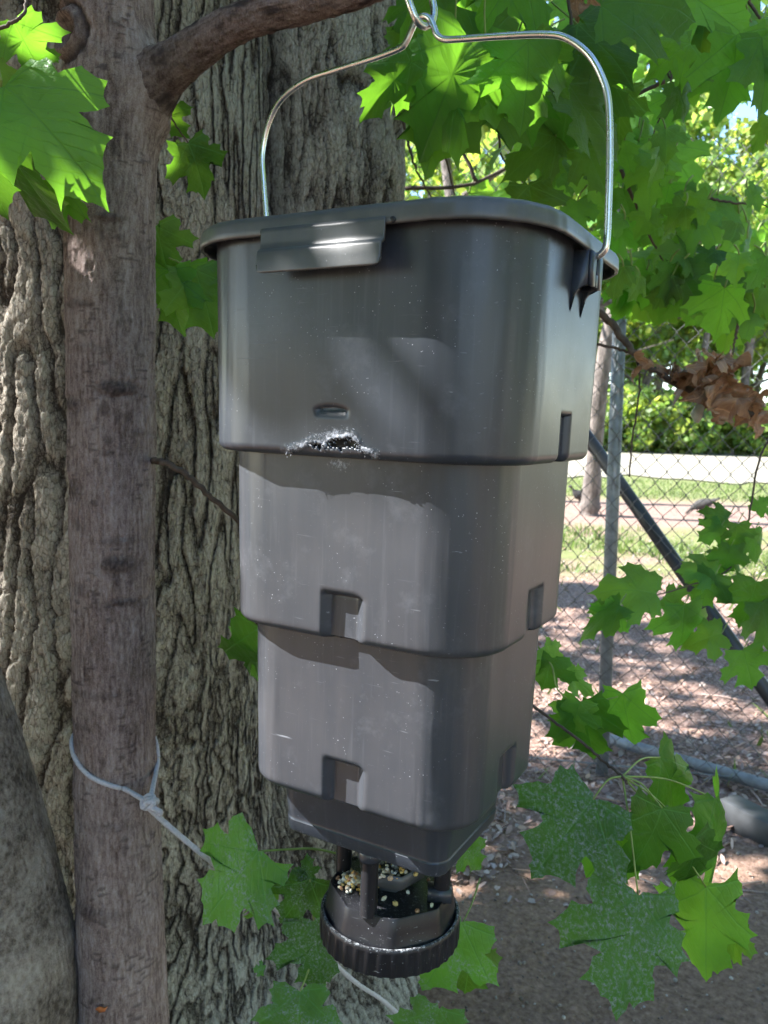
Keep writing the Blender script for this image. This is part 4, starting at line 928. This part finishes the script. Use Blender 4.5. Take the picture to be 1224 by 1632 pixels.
def gapB(x, y, rng):
    if 640 < x < 810 and 125 < y < 330 and rng.uniform() < .9: return True
    if x < 645: return True
    if x > 1080 and 120 < y < 320 : return True
    if x < 800 and y > 150 and rng.uniform() < .55: return True
    return False
leafy_bough('bough of mid green maple leaves filling the space above the lid', (650, -80, 1240, 300), 54, (1.5, 2.1), (48, 92), ['leaf', 'leaf_light'], [[(1010, -60, 1.7), (1020, 20, 1.7), (1050, 90, 1.68), (1070, 130, 1.66), (1040, 220, 1.7)], [(1060, 130, 1.7), (950, 175, 1.75), (900, 195, 1.8)], [(660, 170, 1.8), (700, 225, 1.8), (725, 310, 1.85)], [(730, 140, 1.8), (790, 195, 1.8), (800, 250, 1.9), (850, 310, 1.9)], [(1180, -30, 1.7), (1210, 30, 1.7), (1240, 70, 1.7)], [(1190, -30, 1.7), (1150, 45, 1.7)], [(640, 180, 1.9), (660, 260, 1.9), (690, 320, 1.9)]], 5, gapB)
def gapC(x, y, rng):
    if x < 960 + .1 * (480 - y) and y > 330: return True
    if y > 440 + .16 * (x - 960): return True
    if x < 990 and y > 250 and rng.uniform() < .4: return True
    if x > 1085 and y < 300: return rng.uniform() < .9
    return False
leafy_bough('bough of maple leaves between the bail and the fence top', (860, 190, 1240, 490), 54, (1.6, 2.2), (42, 86), ['leaf', 'leaf_light'], [[(990, 270, 1.8), (1015, 330, 1.8), (1045, 395, 1.85), (1060, 420, 1.9)], [(1090, 305, 1.9), (1150, 320, 1.9), (1230, 330, 1.9)], [(880, 230, 1.8), (905, 250, 1.8), (925, 290, 1.8)], [(1180, 500, 1.9), (1172, 540, 1.9), (1168, 565, 1.9)]], 8, gapC)
def gapD(x, y, rng):
    if 640 < x < 810 and 125 < y < 330 and rng.uniform() < .9: return True
    if x < 630: return True
    if x > 1090 and 130 < y < 330: return rng.uniform() < .8
    return rng.uniform() < .15
leafy_bough('farther bough of small bright maple leaves in the sun', (640, -60, 1240, 430), 110, (2.4, 3.4), (36, 62), ['leaf_light', 'leaf_light', 'leaf'], [[(640, 300, 2.6), (760, 290, 2.6), (900, 210, 2.8), (1100, 100, 2.9), (1240, -30, 3.0)], [(760, 290, 2.6), (700, 150, 2.6), (690, -20, 2.7)], [(900, 210, 2.8), (850, 60, 2.8), (820, -40, 2.8)]], 13, gapD)
leafy_bough('low twig of green maple leaves over the chain link fence', (1000, 410, 1240, 540), 16, (1.9, 2.3), (58, 85), ['leaf', 'leaf_light'], [[(1240, 420, 2.2), (1150, 450, 2.1), (1060, 470, 2.1)]], 21, lambda x, y, r: y > 480 + .2 * (x - 1000) - 20)

# dead twig with curled brown leaves
br = empty('dead_branch', at(945, 480, 1.75))
twig(br, [at(930, 480, 1.8), at(965, 508, 1.77), at(1010, 560, 1.72), at(1060, 600, 1.70), at(1120, 630, 1.68), at(1180, 655, 1.66), at(1250, 672, 1.64)], .0085, .006)
twig(br, [at(945, 548, 1.76), at(985, 556, 1.75), at(1015, 566, 1.74), at(1030, 572, 1.72)], .0034, .002); twig(br, [at(1012, 560, 1.72), at(1020, 610, 1.72), at(1008, 700, 1.72), at(1003, 760, 1.72)], .0025, .0018)
for b_, t_, d_ in [((1118, 572), (1080, 655), 1.66), ((1135, 565), (1150, 650), 1.64), ((1150, 580), (1115, 640), 1.62), ((1075, 590), (1110, 635), 1.66), ((1160, 625), (1215, 650), 1.63), ((1125, 640), (1200, 665), 1.62), ((1180, 640), (1225, 680), 1.62), ((1100, 600), (1170, 600), 1.67), ((1016, 570), (1024, 618), 1.70), ((1060, 600), (1055, 578), 1.7), ((1200, 650), (1165, 690), 1.66), ((1145, 600), (1190, 625), 1.6), ((1100, 585), (1135, 630), 1.61), ((1110, 590), (1070, 625), 1.6), ((1125, 575), (1175, 600), 1.62), ((1140, 615), (1100, 650), 1.6), ((1170, 630), (1140, 672), 1.6), ((1190, 645), (1230, 640), 1.6), ((1085, 610), (1095, 570), 1.63), ((1205, 660), (1215, 700), 1.6), ((1155, 575), (1180, 560), 1.63)]:
    px_leaf(br, b_, (b_[0] + (t_[0] - b_[0]) * 1.0, b_[1] + (t_[1] - b_[1]) * 1.0), d_ + RNG.normal(0, .03), 'leaf_dead', RNG.normal(0, .03), nx=RNG.normal(0, .8), nz=RNG.normal(.2, .7), wide=.95)
tag(br, 'dead branch caught with curled brown leaves in front of the fence', 'dead branch')
br = empty('dead_leaf_cluster', at(912, -20, 1.5))
px_leaf(br, (915, -25), (930, 45), 1.42, 'leaf_dead', .0, nx=.2, k=1); px_leaf(br, (935, -30), (980, 25), 1.45, 'leaf_dead', .0, nx=-.3, k=2); twig(br, [at(908, -60, 1.5), at(910, 20, 1.5), at(916, 120, 1.5)], .004, .003)
tag(br, 'brown dead leaves on a dark twig at the top edge of the picture', 'dead leaves')
sc_ = MB(); c0 = at(1112, 655, 1.60); q = .0125
pl = [(-1.35, -.5), (-.4, -1.7), (.3, -1.9), (.9, -1.0), (1.25, .9), (.8, 1.6), (-.1, 1.4)]
sc_.prism([(a_ * q, b_ * q) for a_, b_ in pl], lambda p, tt: c0 + np.array([p[0], tt + p[0] * .4, p[1]]), -.002, .002); tag(sc_.build('plastic_scrap', M['scrap'], None, origin=c0, smooth=False), 'pale translucent scrap caught below the dead brown leaves', 'scrap')

# ------------------------------------------------------------------ chain link fence
ga = on_ground(960, 1236); gb = on_ground(1224, 1262); fdir = (gb - ga); fdir[2] = 0; fdir /= np.linalg.norm(fdir); fn_ = np.array([fdir[1], -fdir[0], 0])
fence = empty('chain_link_fence', ga); FH = 2.62
post = MB(); ptop = at(989, 470, ga[1]); post.tube([ga + [0, 0, -.1], ga * .5 + ptop * .5, ptop], .0265, 20)
post.build('post', M['galv'], fence, origin=ga)
cap_ = MB(); cap_.tube([ptop, ptop + [0, 0, .02], ptop + [0, 0, .035]], [.036, .034, .012], 18); cap_.build('post_cap', M['galv'], fence, origin=ga)
pr2 = MB(); p2 = ga + fdir * 3.0; pr2.tube([p2 + [0, 0, -.1], p2 + [0, 0, 2.7]], .031, 16); pr2.build('post', M['galv'], fence, origin=ga)
tr2 = MB(); zt = ptop[2] - .03
tr2.tube([ga - fdir * 2.2 + [0, 0, zt], p2 + [0, 0, zt + .02]], .021, 12); tr2.build('rail', M['galv'], fence, origin=ga)
br2 = MB(); br2.tube(smooth_path([ga - fdir * 2.2 + [0, 0, .05], ga + [0, 0, .05], p2 + [0, 0, .05]], 10), .003, 6); br2.build('tension_wire', M['galv'], fence, origin=ga)
wm = MB(); W_, H_ = .082, .092; nz_ = int(FH / (H_ / 2)); fo = fn_ * .034
for i in range(-27, 38):
    pts = []
    for j in range(nz_ + 1):
        u_ = (i + (.5 if (j % 2) else -.0) * 1.0) * W_ * 1.0 + (0 if (j % 2) else 0)
        s_ = .0026 if j % 2 else -.0026
        pts.append(ga + fdir * (u_ + (.25 * W_ if j % 2 else -.0) * 0 + s_) + np.array([0, 0, .03 + j * H_ / 2]) + fo + fn_ * s_ + fdir * .004 * pn(i * .3, j * .2, 5))
    wm.tube(pts, .0021, 4, cap=False)
    pts2 = []
    for j in range(nz_ + 1):
        u_ = (i + (-.5 if (j % 2) else .0)) * W_ + W_ * .0; s_ = -.0026 if j % 2 else .0026
        pts2.append(ga + fdir * (u_ + s_) + np.array([0, 0, .03 + j * H_ / 2]) + fo + fn_ * s_ + fdir * .004 * pn(i * .3 + 9, j * .2, 5))
    wm.tube(pts2, .0021, 4, cap=False)
wmo = wm.build('wire_mesh', M['wire'], fence, origin=ga); tag(wmo, kind='stuff')
tag(fence, 'galvanised chain link fence with a round steel post right of the feeder', 'fence')
# black brace pipe leaning behind the mesh
bpA = at(905, 652, 3.75); bpB = at(1228, 1112, 3.02); dv = bpB - bpA; bpC = bpB + dv * (bpB[2] / -dv[2]) * .98
pp = MB(); pp.tube([bpA - dv * .25, bpA, bpB, bpC], .029, 18); tag(pp.build('black_pipe', M['black_pipe'], None, origin=bpC), 'black plastic pipe sloping down to the right behind the fence mesh', 'pipe')
# bottom pipe on the ground and the edging timber
q0 = on_ground(1005, 1188, .05); q1 = on_ground(1224, 1252, .05); dv = q1 - q0
gp = MB(); gp.tube([q0 - dv * .25, q0, q1, q1 + dv * .8], .026, 14); tag(gp.build('ground_pipe', M['galv'], None, origin=q0), 'pale steel pipe lying on the leaf litter along the fence foot', 'pipe')
e0 = on_ground(1146, 1272, .10); e1 = on_ground(1224, 1312, .10); dv = (e1 - e0); dv[2] = 0; Ld = np.linalg.norm(dv); dvn = dv / Ld; nn_ = np.array([dvn[1], -dvn[0], 0])
tb = MB(); cen = e0 + dvn * .55 - np.array([0, 0, .055]); Mx = np.stack([dvn, nn_, [0, 0, 1]], 1); tb.box(cen + nn_ * -.05, (1.1, .10, .105), M=Mx)
tbo = tb.build('edging_timber', M['dark_timber'], None, origin=cen, smooth=False); bv = tbo.modifiers.new('bevel', 'BEVEL'); bv.width = .003; bv.segments = 1
tag(tbo, 'dark squared timber lying at the fence foot on the right edge', 'timber')

# ------------------------------------------------------------------ hens in the run
def hen(px, py_foot, heading, label, scale=1.0, peck=False, dist=None):
    g0 = on_ground(px, py_foot); root = empty('hen', g0); h = heading
    prof = [(-.20, .235, .012, .02), (-.17, .235, .035, .045), (-.12, .215, .06, .06), (-.05, .20, .085, .085), (.03, .195, .09, .092), (.10, .21, .075, .085), (.145, .245, .048, .06), (.165, .29, .033, .036), (.175, .325, .028, .03), (.195, .35, .03, .03), (.225, .352, .022, .022), (.25, .345, .006, .007)]
    if peck: prof = [(-.21, .28, .012, .02), (-.17, .26, .035, .045), (-.12, .225, .06, .06), (-.05, .20, .085, .085), (.03, .185, .09, .09), (.10, .165, .072, .075), (.15, .13, .046, .05), (.185, .09, .032, .034), (.205, .06, .028, .028), (.225, .042, .028, .026), (.245, .028, .016, .016), (.258, .012, .004, .005)]
    prof = np.array(prof); prof = np.stack([np.interp(np.linspace(0, 11, 34), np.arange(12), prof[:, k]) for k in range(4)], 1)
    a = np.linspace(0, 2 * np.pi, 18, endpoint=False); V = []
    for (x, z, wy, wz) in prof:
        for q in a: V.append((x, wy * math.cos(q), z + wz * math.sin(q)))
    g = MB(); n = len(prof); i = np.arange(n - 1); qd = np.vstack([grid_q(n, 18), np.stack([i * 18 + 17, (i + 1) * 18 + 17, (i + 1) * 18, i * 18], -1)]); g.add(np.array(V), qd)
    for k in range(5):
        yv = (k - 2) * .016; g.tube([(-.14, yv * .5, .23), (-.20, yv, .28), (-.255, yv * 1.4, .325 - abs(k - 2) * .015)], [.02, .018, .006], 6)
    for sy in (-1, 1):
        g.tube([(.01, sy * .04, .13), (.02, sy * .042, .07), (.005, sy * .042, .012)], [.022, .009, .007], 7)
        for f in (-.5, 0, .5): g.tube([(.005, sy * .042, .010), (.045 * math.cos(f), sy * .042 + .045 * math.sin(f), .005)], [.006, .003], 5)
    V_ = np.vstack(g.V) * scale; c, s = math.cos(h), math.sin(h); g.V = [np.stack([V_[:, 0] * c - V_[:, 1] * s, V_[:, 0] * s + V_[:, 1] * c, V_[:, 2]], -1)]
    g.build('body', M['feather'], root)
    tag(root, label, 'hen', 'hens in the run'); return root
hen(925, 806, R(185), 'dark hen standing in the grass left of the fence post', 1.0)
hen(1118, 822, R(150), 'dark hen with raised tail pecking by the tree roots behind the mesh', 1.05, True)

# ------------------------------------------------------------------ litter, grass
def scatter_litter():
    rng = np.random.default_rng(5); N = 24000
    y = 2.35 + (rng.uniform(size=N) ** 1.7) * 9.5; x = rng.uniform(-.35, .75, N) * y
    keep = (y > 2.75 + .5 * pn(x * 1.5, y * 1.5, 2)) | (rng.uniform(size=N) < .05); x, y = x[keep], y[keep]; N = len(x)
    L = rng.uniform(.011, .038, N); Wd = L * rng.uniform(.35, .8, N); a = rng.uniform(0, 2 * np.pi, N); tx = rng.normal(0, .35, N); ty = rng.normal(0, .35, N)
    loc = np.array([(-.5, 0, 0), (-.15, .5, .12), (.35, .35, .15), (.55, 0, .05), (.25, -.45, .14), (-.2, -.42, .1)])
    V = loc[None] * np.stack([L, Wd, L], -1)[:, None]; z = V[..., 2] * rng.uniform(.2, 1.6, N)[:, None] + V[..., 0] * tx[:, None] + V[..., 1] * ty[:, None]
    X = V[..., 0] * np.cos(a)[:, None] - V[..., 1] * np.sin(a)[:, None] + x[:, None]; Y = V[..., 0] * np.sin(a)[:, None] + V[..., 1] * np.cos(a)[:, None] + y[:, None]
    Z = z - z.min(1)[:, None] + ground_height(x, y)[:, None] + rng.uniform(0, .012, N)[:, None]
    pal = np.array([(.46, .30, .24), (.54, .39, .33), (.36, .22, .17), (.25, .15, .11), (.60, .46, .39), (.32, .21, .17), (.50, .32, .22), (.40, .32, .29)])
    col = pal[rng.integers(len(pal), size=N)] * rng.uniform(.55, .95, (N, 1)); col = np.repeat(col[:, None], 6, 1).reshape(-1, 3)
    b_ = np.arange(N)[:, None] * 6; q = np.vstack([b_ + [0, 1, 2, 3], b_ + [0, 3, 4, 5]])
    o = link('leaf_litter', mesh_np('leaf_litter', np.stack([X, Y, Z], -1).reshape(-1, 3), [q], M['litter'], False, cols=col)); tag(o, 'dry brown leaf litter strewn over the run beyond the fence', 'leaf litter', kind='stuff')
    N = 420; y = 2.5 + rng.uniform(size=N) ** 1.4 * 7; x = rng.uniform(.1, .7, N) * y; g = MB()
    for i in range(N):
        L = rng.uniform(.05, .28); a = rng.normal(.5, .8); z0 = float(ground_height(x[i], y[i])) + .008; p = np.array([x[i], y[i], z0]); d = np.array([math.cos(a), math.sin(a), rng.normal(0, .06)])
        g.tube(smooth_path([p, p + d * L * .5 + [0, 0, rng.uniform(0, .012)], p + d * L], 5), rng.uniform(.0012, .0035), 5, col=pal[rng.integers(len(pal))] * rng.uniform(.6, 1.1))
    for i in range(900):
        yy_ = rng.uniform(1.5, 3.1); p = np.array([rng.uniform(-.1, .6) * yy_, yy_, 0]); p[2] = float(ground_height(p[0], p[1])) + .001; sc_ = rng.uniform(.0015, .006)
        g.add(IV * (sc_ * rng.uniform(.5, 1.4, 3)) @ rotm(rng).T + p, IF, col=np.array([(.30, .24, .19), (.16, .11, .085), (.42, .37, .32), (.22, .15, .10)][rng.integers(4)]) * rng.uniform(.5, 1.1))
    o = g.build('fallen_sticks', M['litter'], None, tint=True); tag(o, 'thin fallen sticks and crumbs scattered over the soil and litter', 'sticks', kind='stuff')
scatter_litter()
def scatter_grass():
    rng = np.random.default_rng(15); N = 26000
    y = 8.0 + rng.uniform(size=N) ** 1.3 * 14; x = rng.uniform(-.3, .65, N) * y; keep = ((fbm(x * .5, y * .5, 71, 3) > -.10) & (y < 11.5)) | (y > 16.5); x, y = x[keep], y[keep]
    n2 = 700; y2 = rng.uniform(3.2, 8, n2); x2 = rng.uniform(.15, .6, n2) * y2; k2 = fbm(x2 * 2.2, y2 * 2.2, 77, 2) > .16; x = np.append(x, x2[k2]); y = np.append(y, y2[k2]); N = len(x)
    h = rng.uniform(.04, .13, N); w = rng.uniform(.006, .014, N); a = rng.uniform(0, np.pi, N); lx, ly = rng.normal(0, .04, N), rng.normal(0, .04, N); z0 = ground_height(x, y)
    V = np.zeros((N, 4, 3)); ca, sa = np.cos(a) * w, np.sin(a) * w
    V[:, 0] = np.stack([x - ca, y - sa, z0 - .005], -1); V[:, 1] = np.stack([x + ca, y + sa, z0 - .005], -1); V[:, 2] = np.stack([x + ca * .5 + lx * .5, y + sa * .5 + ly * .5, z0 + h * .6], -1); V[:, 3] = np.stack([x + lx, y + ly, z0 + h], -1)
    b_ = np.arange(N)[:, None] * 4; col = np.repeat(rng.uniform(.6, 1.5, (N, 1, 1)) * np.array([1, 1, .9]), 4, 1).reshape(-1, 3)
    o = link('grass', mesh_np('grass', V.reshape(-1, 3), [np.vstack([b_ + [0, 1, 2], b_ + [0, 2, 3]])], M['grass'], False, cols=col)); tag(o, 'patchy green grass beyond the fence', 'grass', kind='stuff')
scatter_grass()

# ------------------------------------------------------------------ woodland
def leaf_cloud(rng, centers, radii, n, size, squash=.8):
    k = rng.integers(len(centers), size=n); d = rng.normal(size=(n, 3)); d /= np.linalg.norm(d, axis=1)[:, None]
    P = centers[k] + d * (radii[k] * rng.uniform(.35, 1.05, n) ** .6)[:, None] * np.array([1, 1, squash])
    s = size * rng.uniform(.6, 1.3, n); u = rng.normal(size=(n, 3)); u /= np.linalg.norm(u, axis=1)[:, None]; v = np.cross(u, rng.normal(size=(n, 3))); v /= np.linalg.norm(v, axis=1)[:, None]; nn = np.cross(u, v)
    V = np.stack([P - u * s[:, None] * .5, P + v * s[:, None] * .42 + nn * s[:, None] * .1, P + u * s[:, None] * .6, P - v * s[:, None] * .42 + nn * s[:, None] * .1], 1).reshape(-1, 3)
    b_ = np.arange(n)[:, None] * 4; col = np.repeat((rng.uniform(.55, 1.4, (n, 1)) * np.stack([rng.uniform(.8, 1.3, n), np.ones(n), rng.uniform(.6, 1.2, n)], -1))[:, None], 4, 1).reshape(-1, 3)
    return V, b_ + np.arange(4), col
CROWN = []; TRUNK = []
for k in range(3):
    rng = np.random.default_rng(50 + k); c = []; rr = []
    for i in range(26):
        a = rng.uniform(0, 2 * np.pi); h = rng.uniform(2.6, 13.5); w = 3.6 * math.sin(min(1, (h - 1.2) / 7) * np.pi / 2) * (1 if h < 9 else (15 - h) / 6); r_ = w * math.sqrt(rng.uniform()); c.append((r_ * math.cos(a), r_ * math.sin(a), h)); rr.append(rng.uniform(.7, 1.6))
    V, q, col = leaf_cloud(rng, np.array(c), np.array(rr), 4200, .34); CROWN.append(mesh_np('crown', V, [q], M['foliage'], False, cols=col))
    g = MB(); g.tube(smooth_path([(0, 0, -.2), (.02, .03, .3), (.1 * rng.normal(), .1 * rng.normal(), 3), (.25 * rng.normal(), .2 * rng.normal(), 7), (.3 * rng.normal(), .3 * rng.normal(), 12)], 60), np.interp(np.linspace(0, 1, 60), [0, .015, .04, .3, 1], [.30, .20, .165, .14, .04]) * (1 + .16 * rng.normal(size=60) * np.linspace(1, .3, 60) * .5), 14)
    for i in range(7):
        z = rng.uniform(3, 9); a = rng.uniform(0, 6.28); L = rng.uniform(1.2, 3); g.tube(smooth_path([(0, 0, z), (L * .5 * math.cos(a), L * .5 * math.sin(a), z + L * .35), (L * math.cos(a), L * math.sin(a), z + L * .6)], 8), np.linspace(.06, .015, 8), 6)
    TRUNK.append(g.build('trunk', M['far_bark'], None)); 
TM = [o.data for o in TRUNK]
for o in TRUNK: bpy.data.objects.remove(o)
def tree(px=None, dist=None, label='', sc=1.0, k=0, xy=None, rz=None, group='trees of the far wood', crown=True, thick=1.0, lift=0.0):
    if xy is None: d = ray(px, 700); xy = (d[0] / d[1] * dist, dist)
    root = empty('woodland_tree', (xy[0], xy[1], 0), random.uniform(0, 6.28) if rz is None else rz); root.scale = (sc, sc, sc)
    o = link('trunk', TM[k % 3], root); o.scale = (thick, thick, 1)
    if crown: c_ = link('crown', CROWN[k % 3], root); c_.location = (0, 0, lift)
    tag(root, label, 'tree', group); return root
tree(948, 13.2, 'slim pinkish tree trunk standing just behind the fence post', 1.0, 0, group=None, lift=2.2, rz=.4, thick=1.0)
tree(722, 15.5, 'grey tree trunk seen through the leaves inside the bail', 1.15, 1, group=None, lift=2.5)
far = [(1082, 47, 1.1, 'pale trunk at the wood edge right of the fence post'), (1190, 49, 1.3, 'tree at the wood edge by the right border'), (1010, 50, 1.2, 'tree at the wood edge just right of the feeder'), (905, 48, 1.25, 'tree at the wood edge behind the feeder'), (800, 49, 1.2, 'tree at the wood edge above the lid centre'), (690, 50, 1.3, 'tree at the wood edge beside the old trunk')]
for i, (px, d, s, lb_) in enumerate(far): tree(px, d, lb_, s, i, thick=2.0, lift=1.0)
for i in range(11):
    px = 600 + i * 75 + random.uniform(-20, 20); tree(px, 58 + (i % 3) * 7, 'tall tree deep in the far wood beyond the clearing', 1.75 + .15 * (i % 2), i, thick=1.5)
for i, (px, d) in enumerate([(-900, 55), (-500, 60), (-150, 58), (150, 62), (400, 60), (1500, 52), (1750, 56)]): tree(px, d, 'tall tree deep in the far wood beyond the clearing', 1.7, i, thick=1.6)
# shrubs along the wood edge: each a thing
SH = []
for k in range(3):
    rng = np.random.default_rng(80 + k); c = np.stack([rng.normal(0, .8, 12), rng.normal(0, .6, 12), rng.uniform(.3, 2.0, 12)], -1); V, q, col = leaf_cloud(rng, c, rng.uniform(.4, .8, 12), 1500, .20); V[:, 2] = np.maximum(V[:, 2], .0); SH.append(mesh_np('shrub', V, [q], M['foliage'], False, cols=col))
for i in range(22):
    px = 850 + i * 19 + random.uniform(-6, 6); dist = 45.5 + random.uniform(-1.2, 2.5); d = ray(px, 700); o = link('shrub', SH[i % 3]); o.location = (d[0] / d[1] * dist, dist, 0); o.rotation_euler = (0, 0, random.uniform(0, 6)); s = random.uniform(1.0, 1.7); o.scale = (s, s, s)
    tag(o, 'leafy green shrub along the far edge of the clearing', 'shrub', 'shrubs along the wood edge')

# trees left of the frame that dapple the run
for i, (x, y) in enumerate([(-7.5, 7.5), (-9, 11.5), (-5.6, 5.2)]):
    tree(xy=(x, y), label='tree outside the left of the picture shading the run', sc=.62, k=i, group='trees left of the picture', lift=1.0)

for i, (x, y, s_) in enumerate([(6.5, -5.2, .8), (-6.2, -7.4, .85), (6.6, -1.6, .8), (7.6, 1.8, .8), (9.5, 4.5, .9), (-5.6, -4.2, .7), (-10.5, -5.2, .9), (-11, -9.5, 1.0), (-3.5, -11, .9)]):  # unseen trees added to cut sky fill and shade the ground bounce
    tree(xy=(x, y), label='unseen leafy tree added outside the picture to block light', sc=s_, k=i, group='unseen trees added to block light', lift=-1.4)

# ------------------------------------------------------------------ unseen canopy added to shade the feeder, gaps cut for sun patches
def canopy():
    rng = np.random.default_rng(3); e1 = np.cross(SUN, [0, 0, 1.0]); e1 /= np.linalg.norm(e1); e2 = np.cross(e1, SUN)
    lm = []
    for k in range(4):
        me = leaf_mesh('added_shade_leaf', 300 + k, M['canopy'], True); n = len(me.vertices); co = np.zeros(n * 3); me.vertices.foreach_get('co', co); fs = {}
        for p in me.polygons: fs.setdefault(len(p.vertices), []).append(list(p.vertices))
        lm.append((co.reshape(-1, 3), {k_: np.array(v) for k_, v in fs.items()}, (n - 1) // 2)); bpy.data.meshes.remove(me)
    holes = []
    def hole(px, py, depth, r): p = at(px, py, depth); holes.append((p @ e1, p @ e2, r))
    for px in range(398, 705, 18):
        for py in range(842, 1330, 22):
            l = ray_local(px, py, 1, -(B0 - (.04 if py < 1020 else .059))); p = np.array([FX + l[0] * cF - l[1] * sF, FY + l[0] * sF + l[1] * cF, CAMZ + ZB + l[2]]); holes.append((p @ e1, p @ e2, .008))
    for p in [(390, 672), (400, 700), (430, 705)]: hole(*p, .78, .010)
    for q in np.linspace(0, 1, 9): hole(565 + 100 * q, 590 + 85 * q, .69, .014 - .005 * q)
    for p in [(545, 395), (520, 385), (560, 405)]: hole(*p, .68, .012)
    for x0, y0, x1, y1 in [(40, 640, 90, 800), (60, 800, 110, 1000), (210, 560, 180, 760), (190, 760, 240, 900), (40, 980, 20, 1100), (60, 1080, 75, 1180)]:
        for q in np.linspace(0, 1, 8): hole(x0 + (x1 - x0) * q, y0 + (y1 - y0) * q, 1.62, .022)
    for p in [(20, 290), (40, 330), (60, 250), (80, 90), (85, 70)]: hole(*p, .88, .018)
    for p in [(900, 130), (880, 110), (920, 170), (590, 150), (625, 140), (265, 200), (285, 280), (850, 260)]: hole(*p, 1.15, .02)
    for p in [(1120, 1500), (1150, 1470), (1170, 1540), (1000, 930), (860, 1330)]: hole(*p, .95, .015)
    holes = np.array(holes); mb = MB(); cnt = 0; tries = 0
    cen = np.array([.35, 1.3, 1.0])
    while tries < 27000:
        tries += 1
        z_ = tries % 6; s = rng.uniform(.10, .16)
        if z_ == 0: P0 = np.array([rng.uniform(-1.4, 2.4), rng.uniform(.2, 3.4), rng.uniform(0, 2.3)])
        if z_ == 0 and P0[0] > .30 and P0[2] > 1.3 and rng.uniform() < .9: continue
        if z_ == 1: P0 = np.array([rng.uniform(-.25, .30), rng.uniform(.60, 1.02), rng.uniform(.85, 1.95)])
        elif z_ == 3: P0 = np.array([rng.uniform(-.22, .30), rng.uniform(.62, 1.0), rng.uniform(1.44, 1.80)]); s = rng.uniform(.028, .085)
        elif z_ == 4: P0 = np.array([rng.uniform(-.16, .06), rng.uniform(.64, .78), rng.uniform(1.44, 1.56)]); s = rng.uniform(.028, .05)
        elif z_ == 2: P0 = np.array([rng.uniform(-.8, .2), rng.uniform(.9, 1.8), rng.uniform(.1, 2.4)])
        elif z_ == 5: P0 = np.array([rng.uniform(-1.5, 2.6), rng.uniform(-3.2, 1.2), 0])
        tt = rng.uniform(1.6, 4.8) if z_ != 5 else rng.uniform(3.4, 5.6); P = P0 + SUN * tt
        if z_ in (0, 5) and tries > 15000: continue
        if z_ == 1 and tries > 12000: continue
        if P[2] < 2.0: continue
        k = rng.integers(4); n_ = rng.normal(size=3) * .55 + np.array([0, 0, 1.0]); n_ += SUN * .8; n_ /= np.linalg.norm(n_); y = np.cross(n_, rng.normal(size=3)); y /= np.linalg.norm(y); x = np.cross(y, n_)
        V = lm[k][0] @ np.stack([x, y, n_]) * s + P
        hd_ = np.hypot(P @ e1 - holes[:, 0], P @ e2 - holes[:, 1]) - holes[:, 2]
        if hd_.min() < .002: continue
        near_ = holes[hd_ < s * 1.15]
        u, v, d = project(V)
        if ((d > .05) & (u > -160) & (u < 1384) & (v > -160) & (v < 1790)).any(): continue
        if np.abs(P[0]) < .9 and P[1] < .4: continue
        if len(near_):
            Cc = V[-1]; no = lm[k][2]; V2 = np.vstack([V] + [Cc + (V[:no] - Cc) * f_ for f_ in (.88, .75, .62, .34, .18)]); a = V2 @ e1; b_ = V2 @ e2
            dd = np.hypot(a[:, None] - near_[None, :, 0], b_[:, None] - near_[None, :, 1]) - near_[None, :, 2]
            if (dd < .002).any(): continue
        mb.add(V, *lm[k][1].values(), col=rng.uniform(.7, 1.3) * np.array([1, 1, .9])); cnt += 1
    o = mb.build('foliage', M['canopy'], old_tree, origin=np.array(old_tree.location), tint=True); tag(o, 'unseen maple canopy added for shade, gaps cut where sun falls', kind='stuff')
canopy()
